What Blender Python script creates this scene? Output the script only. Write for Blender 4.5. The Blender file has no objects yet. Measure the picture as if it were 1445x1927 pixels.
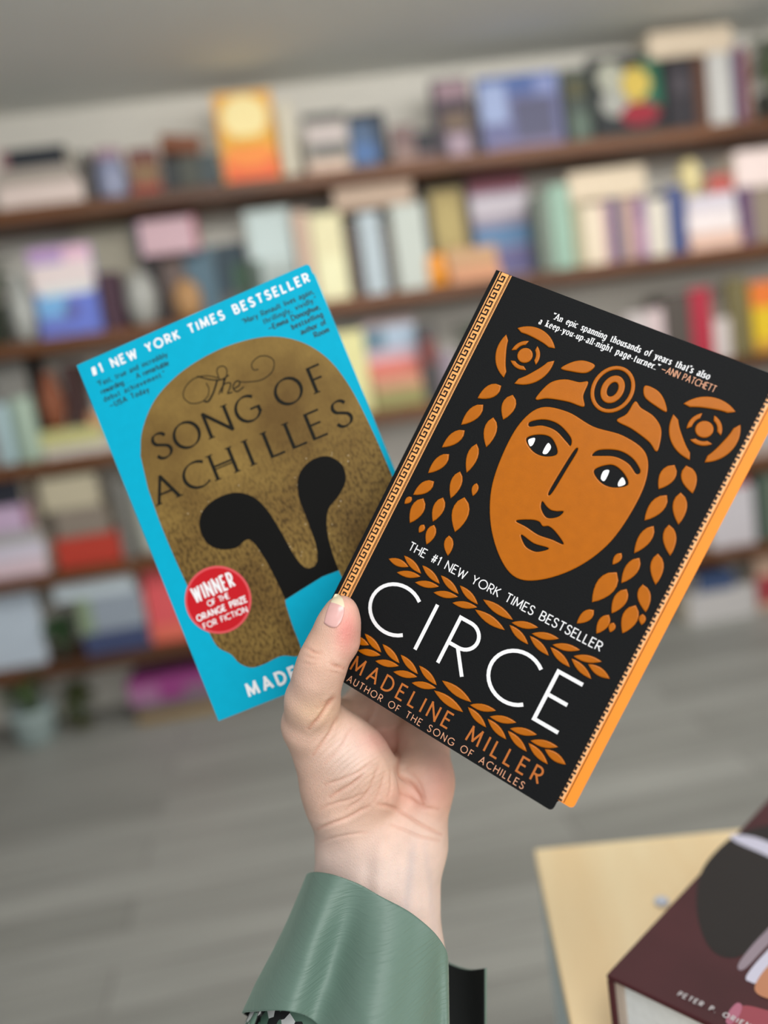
import bpy, math, random
import numpy as np
from mathutils import Matrix, Vector

random.seed(7)
rng = np.random.default_rng(7)
SC = bpy.context.scene
COL = SC.collection

# ------------------------------------------------------------------ camera
F_PX, CX, CY, IMG_H = 1600.0, 722.5, 963.5, 1927.0
YF = 2.70                                    # distance to the front edge of the wall shelves (m)
_dn = np.array([0.160, 0.973, 0.167]); _dn /= np.linalg.norm(_dn)
_h = np.array([0.983, -0.158, 0.097]); _h -= _dn * (_h @ _dn); _h /= np.linalg.norm(_h)
_h = _h + 0.02 * _dn; _h /= np.linalg.norm(_h)
_dn = _dn - _h * (_dn @ _h); _dn /= np.linalg.norm(_dn)
_n = np.cross(_h, _dn)
M = np.array([_h, _n, -_dn])                 # camera axes (right, down, forward) -> world


def ray(x, y):
    return M @ np.array([(x - CX) / F_PX, (y - CY) / F_PX, 1.0])


def at_y(x, y, Y):
    d = ray(x, y)
    p = d * (Y / d[1])
    return np.array([p[0], p[1], p[2] + CAM_H])


def at_z(x, y, Z):
    d = ray(x, y)
    p = d * ((Z - CAM_H) / d[2])
    return np.array([p[0], p[1], Z])


CAM_H = 0.0
CAM_H = -at_y(700, 1425 - 0.19 * 700, YF)[2]
CAM = np.array([0, 0, CAM_H])


def cam2world(c_mm):
    return np.asarray(c_mm) @ M.T * 0.001 + CAM


cam_d = bpy.data.cameras.new('camera')
cam = bpy.data.objects.new('camera', cam_d)
COL.objects.link(cam)
mw = np.eye(4)
mw[:3, 0] = M[:, 0]; mw[:3, 1] = -M[:, 1]; mw[:3, 2] = -M[:, 2]; mw[:3, 3] = CAM
cam.matrix_world = Matrix(mw.tolist())
cam_d.sensor_fit = 'VERTICAL'
cam_d.sensor_height = 36.0
cam_d.sensor_width = 27.0
cam_d.lens = F_PX / IMG_H * 36.0
cam_d.clip_start = 0.02
cam_d.dof.use_dof = True
cam_d.dof.focus_distance = 0.392
cam_d.dof.aperture_fstop = cam_d.lens / 11.0
cam_d.dof.aperture_blades = 0
SC.camera = cam

# ------------------------------------------------------------------ light
world = bpy.data.worlds.new('World'); SC.world = world
world.use_nodes = True
bg = world.node_tree.nodes['Background']
bg.inputs['Color'].default_value = (0.97, 0.985, 1.0, 1)
bg.inputs['Strength'].default_value = 0.47


def area(name, loc, target, sx, sy, power, color):
    l = bpy.data.lights.new(name, 'AREA')
    l.shape = 'RECTANGLE'; l.size = sx; l.size_y = sy; l.energy = power; l.color = color
    o = bpy.data.objects.new(name, l); COL.objects.link(o)
    o.location = loc
    o.rotation_euler = (Vector(target) - Vector(loc)).to_track_quat('-Z', 'Y').to_euler()
    return o


area('daylight_window', (0.12, -0.40, CAM_H + 0.86), (-0.02, 0.42, CAM_H - 0.05), 0.7, 0.45, 8.2, (1.0, 0.985, 0.97))
area('shelf_fill', (1.0, -1.8, CAM_H + 0.45), (0.35, YF, CAM_H - 0.15), 2.2, 1.0, 33, (1.0, 0.985, 0.96))  # unseen fill light added behind the camera to brighten the shelves
area('overhead_fill', (0.75, 1.55, CAM_H + 0.90), (0.65, 2.45, CAM_H - 0.5), 2.6, 0.6, 44, (1.0, 0.985, 0.955))  # unseen overhead area light added to lift the shelves and floor

vs = SC.view_settings
vs.view_transform = 'Standard'; vs.look = 'None'; vs.gamma = 1.0; vs.use_curve_mapping = False
vs.exposure = 0.0
SC.cycles.use_denoising = True
SC.cycles.max_bounces = 6


# ------------------------------------------------------------------ helpers
def lin(c):
    return tuple((v / 255 / 12.92) if v / 255 <= 0.04045 else ((v / 255 + 0.055) / 1.055) ** 2.4 for v in c)


_mats = {}


def mat(name, rgb=(200, 200, 200), rough=0.6, metal=0.0, spec=0.5, noise=0.0, nscale=40.0, bump=0.0, bscale=300.0, sss=0.0):
    key = name
    if key in _mats:
        return _mats[key]
    m = bpy.data.materials.new(name); m.use_nodes = True
    nt = m.node_tree; b = nt.nodes['Principled BSDF']
    c = (*lin(rgb), 1)
    b.inputs['Base Color'].default_value = c
    b.inputs['Roughness'].default_value = rough
    b.inputs['Metallic'].default_value = metal
    b.inputs['Specular IOR Level'].default_value = spec
    if noise or bump:
        tc = nt.nodes.new('ShaderNodeTexCoord')
    if noise:
        t = nt.nodes.new('ShaderNodeTexNoise'); t.inputs['Scale'].default_value = nscale; t.inputs['Detail'].default_value = 5
        nt.links.new(tc.outputs['Object'], t.inputs['Vector'])
        r = nt.nodes.new('ShaderNodeMapRange')
        r.inputs['From Min'].default_value = 0.25; r.inputs['From Max'].default_value = 0.75
        r.inputs['To Min'].default_value = 1 - noise; r.inputs['To Max'].default_value = 1 + noise
        nt.links.new(t.outputs['Fac'], r.inputs['Value'])
        mx = nt.nodes.new('ShaderNodeVectorMath'); mx.operation = 'SCALE'
        mx.inputs[0].default_value = c[:3]
        nt.links.new(r.outputs['Result'], mx.inputs['Scale'])
        nt.links.new(mx.outputs['Vector'], b.inputs['Base Color'])
    if bump:
        t2 = nt.nodes.new('ShaderNodeTexNoise'); t2.inputs['Scale'].default_value = bscale; t2.inputs['Detail'].default_value = 4
        nt.links.new(tc.outputs['Object'], t2.inputs['Vector'])
        bp = nt.nodes.new('ShaderNodeBump'); bp.inputs['Strength'].default_value = bump; bp.inputs['Distance'].default_value = 0.001
        nt.links.new(t2.outputs['Fac'], bp.inputs['Height'])
        nt.links.new(bp.outputs['Normal'], b.inputs['Normal'])
    _mats[key] = m
    return m


def paint(rgb, rough=0.55):
    return mat('paint_%d_%d_%d_%d' % (*rgb, int(rough * 100)), rgb, rough, spec=0.35, noise=0.06, nscale=25)


def link(name, me, parent=None):
    o = bpy.data.objects.new(name, me); COL.objects.link(o)
    if parent is not None:
        o.parent = parent
    return o


def mesh_obj(name, verts, faces, mats, parent=None, idx=None, smooth=False):
    me = bpy.data.meshes.new(name)
    me.from_pydata([tuple(map(float, v)) for v in verts], [], [tuple(int(i) for i in f) for f in faces])
    for m in (mats if isinstance(mats, (list, tuple)) else [mats]):
        me.materials.append(m)
    if idx is not None:
        me.polygons.foreach_set('material_index', np.asarray(idx, dtype=np.int32))
    if smooth:
        me.polygons.foreach_set('use_smooth', np.ones(len(me.polygons), dtype=bool))
    me.update()
    return link(name, me, parent)


def thing(name, label, cat, loc=(0, 0, 0), rot=(0, 0, 0), group=None):
    o = bpy.data.objects.new(name, None); COL.objects.link(o)
    o.location = loc; o.rotation_euler = rot
    o.empty_display_size = 0.02
    tag(o, label, cat, group)
    return o


def tag(o, label, cat, group=None):
    o['label'] = label; o['category'] = cat
    if group:
        o['group'] = group
    return o


class MB:
    """collects faces with a material index"""
    def __init__(self):
        self.v, self.f, self.i = [], [], []

    def add(self, vs, fs, k=0):
        n = len(self.v)
        self.v += [tuple(v) for v in vs]
        self.f += [tuple(a + n for a in f) for f in fs]
        self.i += [k] * len(fs)
        return self

    def box(self, x0, x1, y0, y1, z0, z1, k=0):
        vs = [(x0, y0, z0), (x1, y0, z0), (x1, y1, z0), (x0, y1, z0), (x0, y0, z1), (x1, y0, z1), (x1, y1, z1), (x0, y1, z1)]
        fs = [(0, 3, 2, 1), (4, 5, 6, 7), (0, 1, 5, 4), (1, 2, 6, 5), (2, 3, 7, 6), (3, 0, 4, 7)]
        return self.add(vs, fs, k)

    def lathe(self, prof, seg=28, k=0, c=(0, 0)):
        vs, fs = [], []
        for r, z in prof:
            for j in range(seg):
                a = 2 * math.pi * j / seg
                vs.append((c[0] + r * math.cos(a), c[1] + r * math.sin(a), z))
        for a in range(len(prof) - 1):
            for j in range(seg):
                j2 = (j + 1) % seg
                fs.append((a * seg + j, a * seg + j2, (a + 1) * seg + j2, (a + 1) * seg + j))
        return self.add(vs, fs, k)

    def build(self, name, mats, parent=None, smooth=False, bevel=0.0):
        o = mesh_obj(name, self.v, self.f, mats, parent, self.i, smooth)
        if bevel:
            b = o.modifiers.new('bevel', 'BEVEL'); b.width = bevel; b.segments = 2; b.limit_method = 'ANGLE'
        return o


def catmull(P, n=8, closed=False):
    P = np.asarray(P, float); N = len(P); out = []
    rngi = range(N) if closed else range(N - 1)
    for i in rngi:
        if closed:
            p0, p1, p2, p3 = P[i - 1], P[i], P[(i + 1) % N], P[(i + 2) % N]
        else:
            p1, p2 = P[i], P[i + 1]
            p0 = P[i - 1] if i > 0 else 2 * p1 - p2
            p3 = P[i + 2] if i + 2 < N else 2 * p2 - p1
        for k in range(n):
            t = k / n
            out.append(0.5 * (2 * p1 + (p2 - p0) * t + (2 * p0 - 5 * p1 + 4 * p2 - p3) * t * t + (3 * p1 - p0 - 3 * p2 + p3) * t ** 3))
    if not closed:
        out.append(P[-1])
    return np.array(out)


# ------------------------------------------------------------------ stroke lettering
def arc(cx, cy, rx, ry, a0, a1, n=14):
    a = np.radians(np.linspace(a0, a1, n))
    return [(cx + rx * math.cos(t), cy + ry * math.sin(t)) for t in a]


def sp(*p):
    return [tuple(q) for q in catmull(p, 5)]


GL = {
    'A': (.76, [[(0, 0), (.38, 1), (.76, 0)], [(.14, .34), (.62, .34)]]),
    'B': (.56, [[(0, 0), (0, 1), (.24, 1)] + arc(.24, .765, .25, .235, 80, -80) + [(.24, .53), (0, .53)], [(.24, .53)] + arc(.27, .265, .29, .265, 80, -90) + [(0, 0)]]),
    'C': (.80, [arc(.50, .5, .50, .5, 48, 312, 26)]),
    'D': (.72, [[(0, 0), (0, 1), (.22, 1)] + arc(.22, .5, .50, .5, 80, -80, 18) + [(.22, 0), (0, 0)]]),
    'E': (.50, [[(.50, 1), (0, 1), (0, 0), (.50, 0)], [(0, .53), (.42, .53)]]),
    'F': (.48, [[(.48, 1), (0, 1), (0, 0)], [(0, .52), (.40, .52)]]),
    'G': (.90, [arc(.50, .5, .50, .5, 48, 330, 26) + [(.92, .45), (.58, .45)]]),
    'H': (.66, [[(0, 0), (0, 1)], [(.66, 0), (.66, 1)], [(0, .52), (.66, .52)]]),
    'I': (.0, [[(0, 0), (0, 1)]]),
    'K': (.58, [[(0, 0), (0, 1)], [(.56, 1), (.02, .46)], [(.16, .58), (.58, 0)]]),
    'L': (.45, [[(0, 1), (0, 0), (.45, 0)]]),
    'M': (.88, [[(0, 0), (.08, 1), (.44, .18), (.80, 1), (.88, 0)]]),
    'N': (.68, [[(0, 0), (0, 1), (.68, 0), (.68, 1)]]),
    'O': (.98, [arc(.49, .5, .49, .5, 90, 450, 32)]),
    'P': (.52, [[(0, 0), (0, 1), (.24, 1)] + arc(.24, .74, .28, .26, 80, -80) + [(.24, .48), (0, .48)]]),
    'R': (.56, [[(0, 0), (0, 1), (.24, 1)] + arc(.24, .73, .29, .27, 80, -80) + [(.24, .46), (0, .46)], [(.22, .46), (.56, 0)]]),
    'S': (.52, [sp((.48, .84), (.39, .96), (.25, 1), (.09, .94), (.03, .77), (.10, .61), (.27, .52), (.45, .41), (.51, .24), (.43, .07), (.25, 0), (.09, .05), (0, .18))]),
    'T': (.60, [[(0, 1), (.60, 1)], [(.30, 1), (.30, 0)]]),
    'U': (.62, [[(0, 1), (0, .32)] + arc(.31, .31, .31, .31, 185, 355, 14) + [(.62, .32), (.62, 1)]]),
    'V': (.70, [[(0, 1), (.35, 0), (.70, 1)]]),
    'W': (1.0, [[(0, 1), (.25, 0), (.50, .85), (.75, 0), (1.0, 1)]]),
    'Y': (.64, [[(0, 1), (.32, .48), (.64, 1)], [(.32, .48), (.32, 0)]]),
    'Z': (.56, [[(.02, 1), (.56, 1), (0, 0), (.58, 0)]]),
    '#': (.60, [[(.12, 0), (.24, 1)], [(.36, 0), (.48, 1)], [(0, .33), (.56, .33)], [(.04, .67), (.60, .67)]]),
    '1': (.16, [[(0, .82), (.16, 1), (.16, 0)]]),
    '.': (.02, [[(0, 0), (0, .07)]]),
    ',': (.06, [[(.05, .08), (0, -.16)]]),
    '-': (.28, [[(0, .28), (.28, .28)]]),
    '_': (.80, [[(0, .40), (.80, .40)]]),
    '(': (.22, [[(0, .78), (.06, 1)], [(.18, .78), (.24, 1)]]),
    ')': (.22, [[(0, .78), (.06, 1)], [(.18, .78), (.24, 1)]]),
    "'": (.04, [[(0, .76), (.05, 1)]]),
    '!': (.02, [[(0, .25), (0, 1)], [(0, 0), (0, .06)]]),
    ' ': (.42, []),
    'a': (.44, [sp((.04, .54), (.14, .66), (.28, .65), (.36, .52), (.36, .30), (.37, .06), (.46, .02)), sp((.36, .38), (.12, .34), (.01, .18), (.10, .01), (.25, .03), (.36, .18))]),
    'b': (.48, [[(.04, 0), (.04, 1)], arc(.24, .33, .22, .33, 170, -170)]),
    'c': (.42, [arc(.24, .33, .24, .33, 48, 312)]),
    'd': (.48, [[(.44, 0), (.44, 1)], arc(.22, .33, .22, .33, 10, 350)]),
    'e': (.46, [[(.03, .36), (.45, .36)] + arc(.24, .33, .22, .33, 8, 318)]),
    'f': (.30, [sp((.36, .94), (.26, 1), (.14, .88), (.13, .6), (.13, 0)), [(0, .64), (.32, .64)]]),
    'g': (.48, [[(.44, .64), (.44, -.08)] + sp((.43, -.1), (.30, -.30), (.10, -.28), (.02, -.18)), arc(.22, .33, .22, .33, 10, 350)]),
    'h': (.48, [[(.04, 0), (.04, 1)], sp((.04, .40), (.16, .62), (.32, .64), (.42, .50), (.42, 0))]),
    'i': (.10, [[(.05, 0), (.05, .64)], [(.05, .86), (.05, .96)]]),
    'k': (.46, [[(.04, 0), (.04, 1)], [(.40, .64), (.06, .28)], [(.16, .38), (.44, 0)]]),
    'l': (.10, [[(.05, 0), (.05, 1)]]),
    'm': (.76, [[(.04, 0), (.04, .64)], sp((.04, .42), (.14, .62), (.28, .63), (.38, .48), (.38, 0)), sp((.38, .42), (.48, .62), (.62, .63), (.72, .48), (.72, 0))]),
    'n': (.48, [[(.04, 0), (.04, .64)], sp((.04, .40), (.16, .62), (.32, .64), (.42, .50), (.42, 0))]),
    'o': (.50, [arc(.25, .33, .24, .33, 90, 450, 20)]),
    'p': (.48, [[(.04, -.30), (.04, .64)], arc(.24, .33, .22, .33, 170, -170)]),
    'r': (.34, [[(.04, 0), (.04, .64)], sp((.04, .36), (.14, .58), (.24, .65), (.34, .60))]),
    's': (.36, [sp((.32, .54), (.24, .65), (.10, .64), (.04, .50), (.12, .38), (.28, .28), (.34, .14), (.24, .01), (.08, .02), (0, .14))]),
    't': (.30, [[(.12, .88), (.12, .14)] + sp((.12, .14), (.18, .01), (.30, .06)), [(0, .64), (.30, .64)]]),
    'u': (.48, [[(.04, .64), (.04, .2)] + sp((.04, .2), (.12, .02), (.28, .03), (.40, .24)), [(.42, .64), (.42, 0)]]),
    'v': (.46, [[(0, .64), (.23, 0), (.46, .64)]]),
    'w': (.70, [[(0, .64), (.18, 0), (.35, .60), (.52, 0), (.70, .64)]]),
    'y': (.46, [[(0, .64), (.24, 0)], [(.46, .64), (.24, 0), (.12, -.26), (0, -.26)]]),
}


def ribbon(mb, pts, w, closed=False, z=0.0, k=0, nib=None):
    """a stroke as a strip of quads; sharp corners are split and overlapped"""
    P = np.asarray(pts, float)
    keep = [0] + [i for i in range(1, len(P)) if np.linalg.norm(P[i] - P[i - 1]) > 1e-7]
    P = P[keep]
    if len(P) < 2:
        return
    runs, cur = [], [P[0]]
    for i in range(1, len(P)):
        cur.append(P[i])
        if i < len(P) - 1:
            a, b = P[i] - P[i - 1], P[i + 1] - P[i]
            c = a @ b / (np.linalg.norm(a) * np.linalg.norm(b))
            if c < 0.8:
                runs.append((cur, i)); cur = [P[i]]
    runs.append((cur, None))
    for ri, (R, _) in enumerate(runs):
        R = np.array(R)
        d = np.diff(R, axis=0); L = np.linalg.norm(d, axis=1)[:, None]; d = d / L
        wl = w if nib is None else None
        R = R.copy()
        ext = w * 0.5 if nib is None else w * 0.25
        if ri > 0:
            R[0] -= d[0] * ext
        if ri < len(runs) - 1:
            R[-1] += d[-1] * ext
        t = np.vstack([d[:1], (d[:-1] + d[1:]) / 2, d[-1:]])
        t /= np.linalg.norm(t, axis=1)[:, None]
        nrm = np.c_[-t[:, 1], t[:, 0]]
        if nib is None:
            hw = np.full(len(R), w / 2)
        else:
            wmin, ang = nib
            a = np.radians(ang); nv = np.array([math.cos(a), math.sin(a)])
            cr = np.abs(t[:, 0] * nv[1] - t[:, 1] * nv[0])
            hw = (wmin + (w - wmin) * cr) / 2
        A = R + nrm * hw[:, None]; B = R - nrm * hw[:, None]
        n = len(R)
        mb.n_str = getattr(mb, 'n_str', 0) + 1
        zz_ = z + 4e-6 * (mb.n_str % 7)
        vs = [(x, y, zz_) for x, y in B] + [(x, y, zz_) for x, y in A]
        fs = [(i, i + 1, n + i + 1, n + i) for i in range(n - 1)]
        mb.add(vs, fs, k)


def text_width(s, cap, track):
    return sum(GL[c][0] * cap + track for c in s) - track


def text(mb, s, x0, base, cap, w, H, x1=None, track=None, nib=None, serif=0.0, xs=1.0, z=0.00012, k=0, slant=0.0):
    """lay out s with its left at x0 (mm) and baseline y (mm from the cover top); x1 fits the tracking"""
    if track is None:
        track = 0.22 * cap
    if x1 is not None:
        nat = sum(GL[c][0] * cap * xs for c in s)
        track = (x1 - x0 - nat) / max(1, len(s) - 1)
    x = x0
    for c in s:
        adv, strokes = GL[c]
        for st in strokes:
            P = [((x + px * cap * xs + slant * py * cap) * .001, (H - base + py * cap) * .001) for px, py in st]
            ribbon(mb, P, w * .001, z=z, k=k, nib=(nib[0] * .001, nib[1]) if nib else None)
            if serif:
                for e, q in ((0, 1), (-1, -2)):
                    ex, ey = st[e]; qx, qy = st[q]
                    vert = abs(ey - qy) > abs(ex - qx) * 1.2
                    if vert and (min(abs(ey), abs(ey - 1), abs(ey - .64)) < 0.02) and len(st) <= 5:
                        cx = (x + ex * cap * xs) * .001; cy = (H - base + ey * cap) * .001
                        sgn = 1 if ey < .3 else -1
                        ribbon(mb, [(cx - serif * cap * .0005, cy + sgn * .0001), (cx + serif * cap * .0005, cy + sgn * .0001)], max(.00022, (nib[0] if nib else w) * .0009), z=z, k=k)
        x += adv * cap * xs + track
    return x - track


def foil(name, loops, m, parent, H, ext=.00016, bev=.0005, z=0.0):
    """raised filled shapes with holes from outlines in cover millimetres (y down from the cover top)"""
    cu = bpy.data.curves.new(name, 'CURVE'); cu.dimensions = '2D'; cu.fill_mode = 'BOTH'
    cu.extrude = ext; cu.bevel_depth = bev; cu.bevel_resolution = 2; cu.offset = -bev
    for L in loops:
        s = cu.splines.new('POLY'); s.points.add(len(L) - 1)
        for p, q in zip(s.points, L):
            p.co = (q[0] * .001, (H - q[1]) * .001, 0, 1)
        s.use_cyclic_u = True
    tmp = bpy.data.objects.new(name, cu); COL.objects.link(tmp)
    bpy.context.view_layer.update()
    dg = bpy.context.evaluated_depsgraph_get()
    me = bpy.data.meshes.new_from_object(tmp.evaluated_get(dg))
    bpy.data.objects.remove(tmp); bpy.data.curves.remove(cu)
    me.materials.clear(); me.materials.append(m)
    for p in me.polygons:
        p.material_index = 0
    o = link(name, me, parent); o.location = (0, 0, z)
    return o


def leaf(cx, cy, L, W, ang, blunt=0.0, n=7):
    """lens outline centred at cx, cy; ang in degrees from +x (y down)"""
    a = math.radians(ang); out = []
    for k in range(2 * n):
        if k < n:
            t = k / n; s = 1
        else:
            t = 1 - (k - n) / n; s = -1
        u = (t - .5) * L
        w = W / 2 * math.sin(math.pi * t ** (1 - .25 * blunt)) ** 0.85
        out.append((cx + u * math.cos(a) - s * w * math.sin(a), cy + u * math.sin(a) + s * w * math.cos(a)))
    return out


def cl(pts, n=6):
    return [tuple(p) for p in catmull(pts, n, True)]


def mirror(L, cx):
    return [(2 * cx - x, y) for x, y in L][::-1]


# ------------------------------------------------------------------ room
YW = YF + 0.26                                # the wall behind the shelves
ZC = at_y(400, 176, YW)[2]                    # ceiling height at the wall


def wood(name, rgb, rgb2, scale, axis, rough=0.45, streak=9.0):
    if name in _mats:
        return _mats[name]
    m = bpy.data.materials.new(name); m.use_nodes = True
    nt = m.node_tree; b = nt.nodes['Principled BSDF']
    tc = nt.nodes.new('ShaderNodeTexCoord'); mp = nt.nodes.new('ShaderNodeMapping')
    s = [scale * streak] * 3; s[axis] = scale
    mp.inputs['Scale'].default_value = s
    t = nt.nodes.new('ShaderNodeTexNoise'); t.inputs['Scale'].default_value = 1.0; t.inputs['Detail'].default_value = 6
    t.inputs['Distortion'].default_value = 0.6
    r = nt.nodes.new('ShaderNodeValToRGB')
    r.color_ramp.elements[0].position = 0.32; r.color_ramp.elements[0].color = (*lin(rgb2), 1)
    r.color_ramp.elements[1].position = 0.68; r.color_ramp.elements[1].color = (*lin(rgb), 1)
    nt.links.new(tc.outputs['Object'], mp.inputs['Vector']); nt.links.new(mp.outputs['Vector'], t.inputs['Vector'])
    nt.links.new(t.outputs['Fac'], r.inputs['Fac']); nt.links.new(r.outputs['Color'], b.inputs['Base Color'])
    b.inputs['Roughness'].default_value = rough
    _mats[name] = m
    return m


def floor_mat():
    m = bpy.data.materials.new('grey_floor_planks'); m.use_nodes = True
    nt = m.node_tree; b = nt.nodes['Principled BSDF']
    tc = nt.nodes.new('ShaderNodeTexCoord')
    br = nt.nodes.new('ShaderNodeTexBrick')
    br.inputs['Scale'].default_value = 1.0
    br.inputs['Brick Width'].default_value = 0.95; br.inputs['Row Height'].default_value = 0.115
    br.inputs['Mortar Size'].default_value = 0.0022; br.inputs['Mortar Smooth'].default_value = 0.3
    br.inputs['Color1'].default_value = (*lin((155, 155, 149)), 1)
    br.inputs['Color2'].default_value = (*lin((136, 136, 130)), 1)
    br.inputs['Mortar'].default_value = (*lin((104, 101, 97)), 1)
    mp = nt.nodes.new('ShaderNodeMapping'); mp.inputs['Scale'].default_value = (1.4, 22, 1)
    ns = nt.nodes.new('ShaderNodeTexNoise'); ns.inputs['Scale'].default_value = 1.6; ns.inputs['Detail'].default_value = 6
    mr = nt.nodes.new('ShaderNodeMapRange'); mr.inputs['From Min'].default_value = .3; mr.inputs['From Max'].default_value = .7
    mr.inputs['To Min'].default_value = .84; mr.inputs['To Max'].default_value = 1.14
    sc = nt.nodes.new('ShaderNodeVectorMath'); sc.operation = 'SCALE'
    nt.links.new(tc.outputs['Object'], br.inputs['Vector']); nt.links.new(tc.outputs['Object'], mp.inputs['Vector'])
    nt.links.new(mp.outputs['Vector'], ns.inputs['Vector']); nt.links.new(ns.outputs['Fac'], mr.inputs['Value'])
    nt.links.new(br.outputs['Color'], sc.inputs[0]); nt.links.new(mr.outputs['Result'], sc.inputs['Scale'])
    nt.links.new(sc.outputs['Vector'], b.inputs['Base Color'])
    b.inputs['Roughness'].default_value = 0.5
    return m


def structure(o):
    o['kind'] = 'structure'
    return o


XL, XR = -3.2, 3.6
structure(MB().box(XL, XR, -2.2, YW, -0.1, 0.0).build('floor', floor_mat()))
structure(MB().box(XL, XR, -0.1, YW, ZC, ZC + 0.1).build('ceiling', mat('ceiling_paint', (233, 235, 230), 0.9, noise=.02, nscale=3)))
structure(MB().box(XL, XR, YW, YW + 0.1, 0.0, ZC).build('wall_back', mat('wall_paint', (216, 212, 202), 0.85, noise=.03, nscale=4)))

# ------------------------------------------------------------------ wall shelves
ROW = {1: (394, .12), 2: (650, .137), 3: (880, .150), 4: (1090, .155), 5: (1270, .172), 6: (1425, .19)}


def rowy(r, x):
    a, b = ROW[r]
    return a - b * x


ROWZ = {r: (at_y(700, rowy(r, 700), YF)[2] if r < 6 else 0.0) for r in ROW}
shelf_m = wood('walnut_shelf', (114, 66, 24), (72, 40, 14), 2.2, 0, 0.5)
SH = 0.042
for r, lab in ((1, 'topmost brown wooden wall shelf under the ceiling'), (2, 'second brown wooden wall shelf from the top'),
               (3, 'middle brown wooden wall shelf of the five'), (4, 'brown wooden wall shelf second from the bottom'),
               (5, 'lowest brown wooden wall shelf above the floor')):
    z = ROWZ[r]
    b = MB()
    pr = [(YW, z - SH), (YF + .004, z - SH), (YF, z - SH + .005), (YF, z - .006), (YF + .006, z), (YW, z)]
    n = len(pr)
    b.add([(x, y, zz) for x in (-2.35, 2.95) for y, zz in pr],
          [tuple(range(n)), tuple(range(2 * n - 1, n - 1, -1))] + [(i, (i + 1) % n + 0, n + (i + 1) % n, n + i)[::-1] for i in range(n)])
    o = b.build('wall_shelf', shelf_m)
    tag(o, lab, 'shelf', 'wall shelves')

page_m = mat('page_edges', (226, 216, 196), 0.8, noise=.05, nscale=120)


# ------------------------------------------------------------------ the things on the shelves
def art_panels(b, w, h, art, y0=-0.0007):
    for j, a in enumerate(art):
        y = y0 - j * 0.00035
        if a[0] == 'o':
            _, cu, cv, ru, rv, k = a
            n = 24
            vs = [((cu - .5) * w + ru * w * math.cos(2 * math.pi * i / n), y, cv * h + rv * h * math.sin(2 * math.pi * i / n)) for i in range(n)]
            b.add(vs, [tuple(range(n))], k)
        else:
            u0, u1, v0, v1, k = a
            b.add([((u0 - .5) * w, y, v0 * h), ((u1 - .5) * w, y, v0 * h), ((u1 - .5) * w, y, v1 * h), ((u0 - .5) * w, y, v1 * h)], [(0, 1, 2, 3)], k)


def book_parts(root, kind, w, h, d, rgb, art):
    """kind: spine (spine to the front), face (front cover to the front), flat (lying, spine to the front)"""
    cm = paint(rgb)
    t = 0.0022
    c, p = MB(), MB()
    if kind == 'spine':
        c.box(-w / 2, -w / 2 + t, 0.0008, d, 0, h).box(w / 2 - t, w / 2, 0.0008, d, 0, h).box(-w / 2, w / 2, 0, t, 0, h)
        p.box(-w / 2 + t * 1.05, w / 2 - t * 1.05, t * 1.2, d - .004, .004, h - .004)
    elif kind == 'face':
        c.box(-w / 2, w / 2, 0, t, 0, h).box(-w / 2, w / 2, d - t, d, 0, h).box(-w / 2, -w / 2 + t, t, d - t, 0, h)
        p.box(-w / 2 + t * 1.2, w / 2 - .004, t * 1.05, d - t * 1.05, .004, h - .004)
    else:
        c.box(-w / 2, w / 2, 0, d, 0, t).box(-w / 2, w / 2, 0, d, h - t, h).box(-w / 2, w / 2, 0, t, t, h - t)
        p.box(-w / 2 + .004, w / 2 - .004, t * 1.2, d - .004, t * 1.05, h - t * 1.05)
    cover = c.build('cover', cm, root, bevel=0.0006)
    p.build('pages', page_m, root)
    if art:
        cols = []
        A = []
        for a in art:
            rgbk = a[-1]
            if rgbk not in cols:
                cols.append(rgbk)
            A.append((*a[:-1], cols.index(rgbk)))
        b = MB(); art_panels(b, w, h, A)
        b.build('cover_print', [paint(c_) for c_ in cols], cover)


LAST = {}


def place(kind, r, x0, x1, ytop, rgb, label, art=None, base='row', dy=0.0, d=None, name=None, cat='book', group=None, lean=None, tilt=0.0):
    """pixel columns x0..x1 on row r and the pixel row of the top -> a thing standing on that shelf (or on the thing built before)"""
    inset = {'spine': .030, 'face': .045, 'flat': .030}.get(kind, .06) + dy
    Y = YF + inset
    if base == 'row':
        zb = ROWZ[r]
    elif base == 'stack':
        zb = LAST['stack'] + 0.0006
    elif base == 'prev':
        zb = LAST['top'] + 0.0006
    else:
        zb = at_y((x0 + x1) / 2, base, Y)[2]
    yb = rowy(r, (x0 + x1) / 2)
    P0 = at_y(x0, rowy(r, x0), Y)[0]; P1 = at_y(x1, rowy(r, x1), Y)[0]
    # undo the lean of the picture's verticals for things high above their shelf
    xc, w = (P0 + P1) / 2, (P1 - P0) - 0.0012
    if ytop is None:
        h = None
    else:
        zt = at_y((x0 + x1) / 2 - 0.15 * (yb - ytop), ytop, Y)[2]
        h = max(zt - zb, .008)
    return xc, Y, zb, w, h


def book(kind, r, x0, x1, ytop, rgb, label, art=None, base='row', dy=0.0, d=None, group=None, lean=None):
    xc, Y, zb, w, h = place(kind, r, x0, x1, ytop, rgb, label, art, base, dy)
    if d is None:
        d = {'spine': 0.14, 'face': 0.028, 'flat': 0.15}[kind]
    rot = (0, 0, 0)
    if kind == 'face':
        a = -0.07 if lean is None else lean
        rot = (a, 0, 0)
    grp = group or {1: 'books on the topmost shelf', 2: 'books on the second shelf', 3: 'books on the middle shelf',
                    4: 'books on the fourth shelf', 5: 'books on the lowest shelf', 6: 'things on the floor under the shelves'}[r]
    t = thing('book', label, 'book', (xc, Y, zb + (0.0004 if kind != 'face' else 0.0025)), rot, grp)
    book_parts(t, kind, w, h, d, rgb, art)
    LAST['top'] = zb + h + .001
    LAST['obj'] = t
    return t


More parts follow.
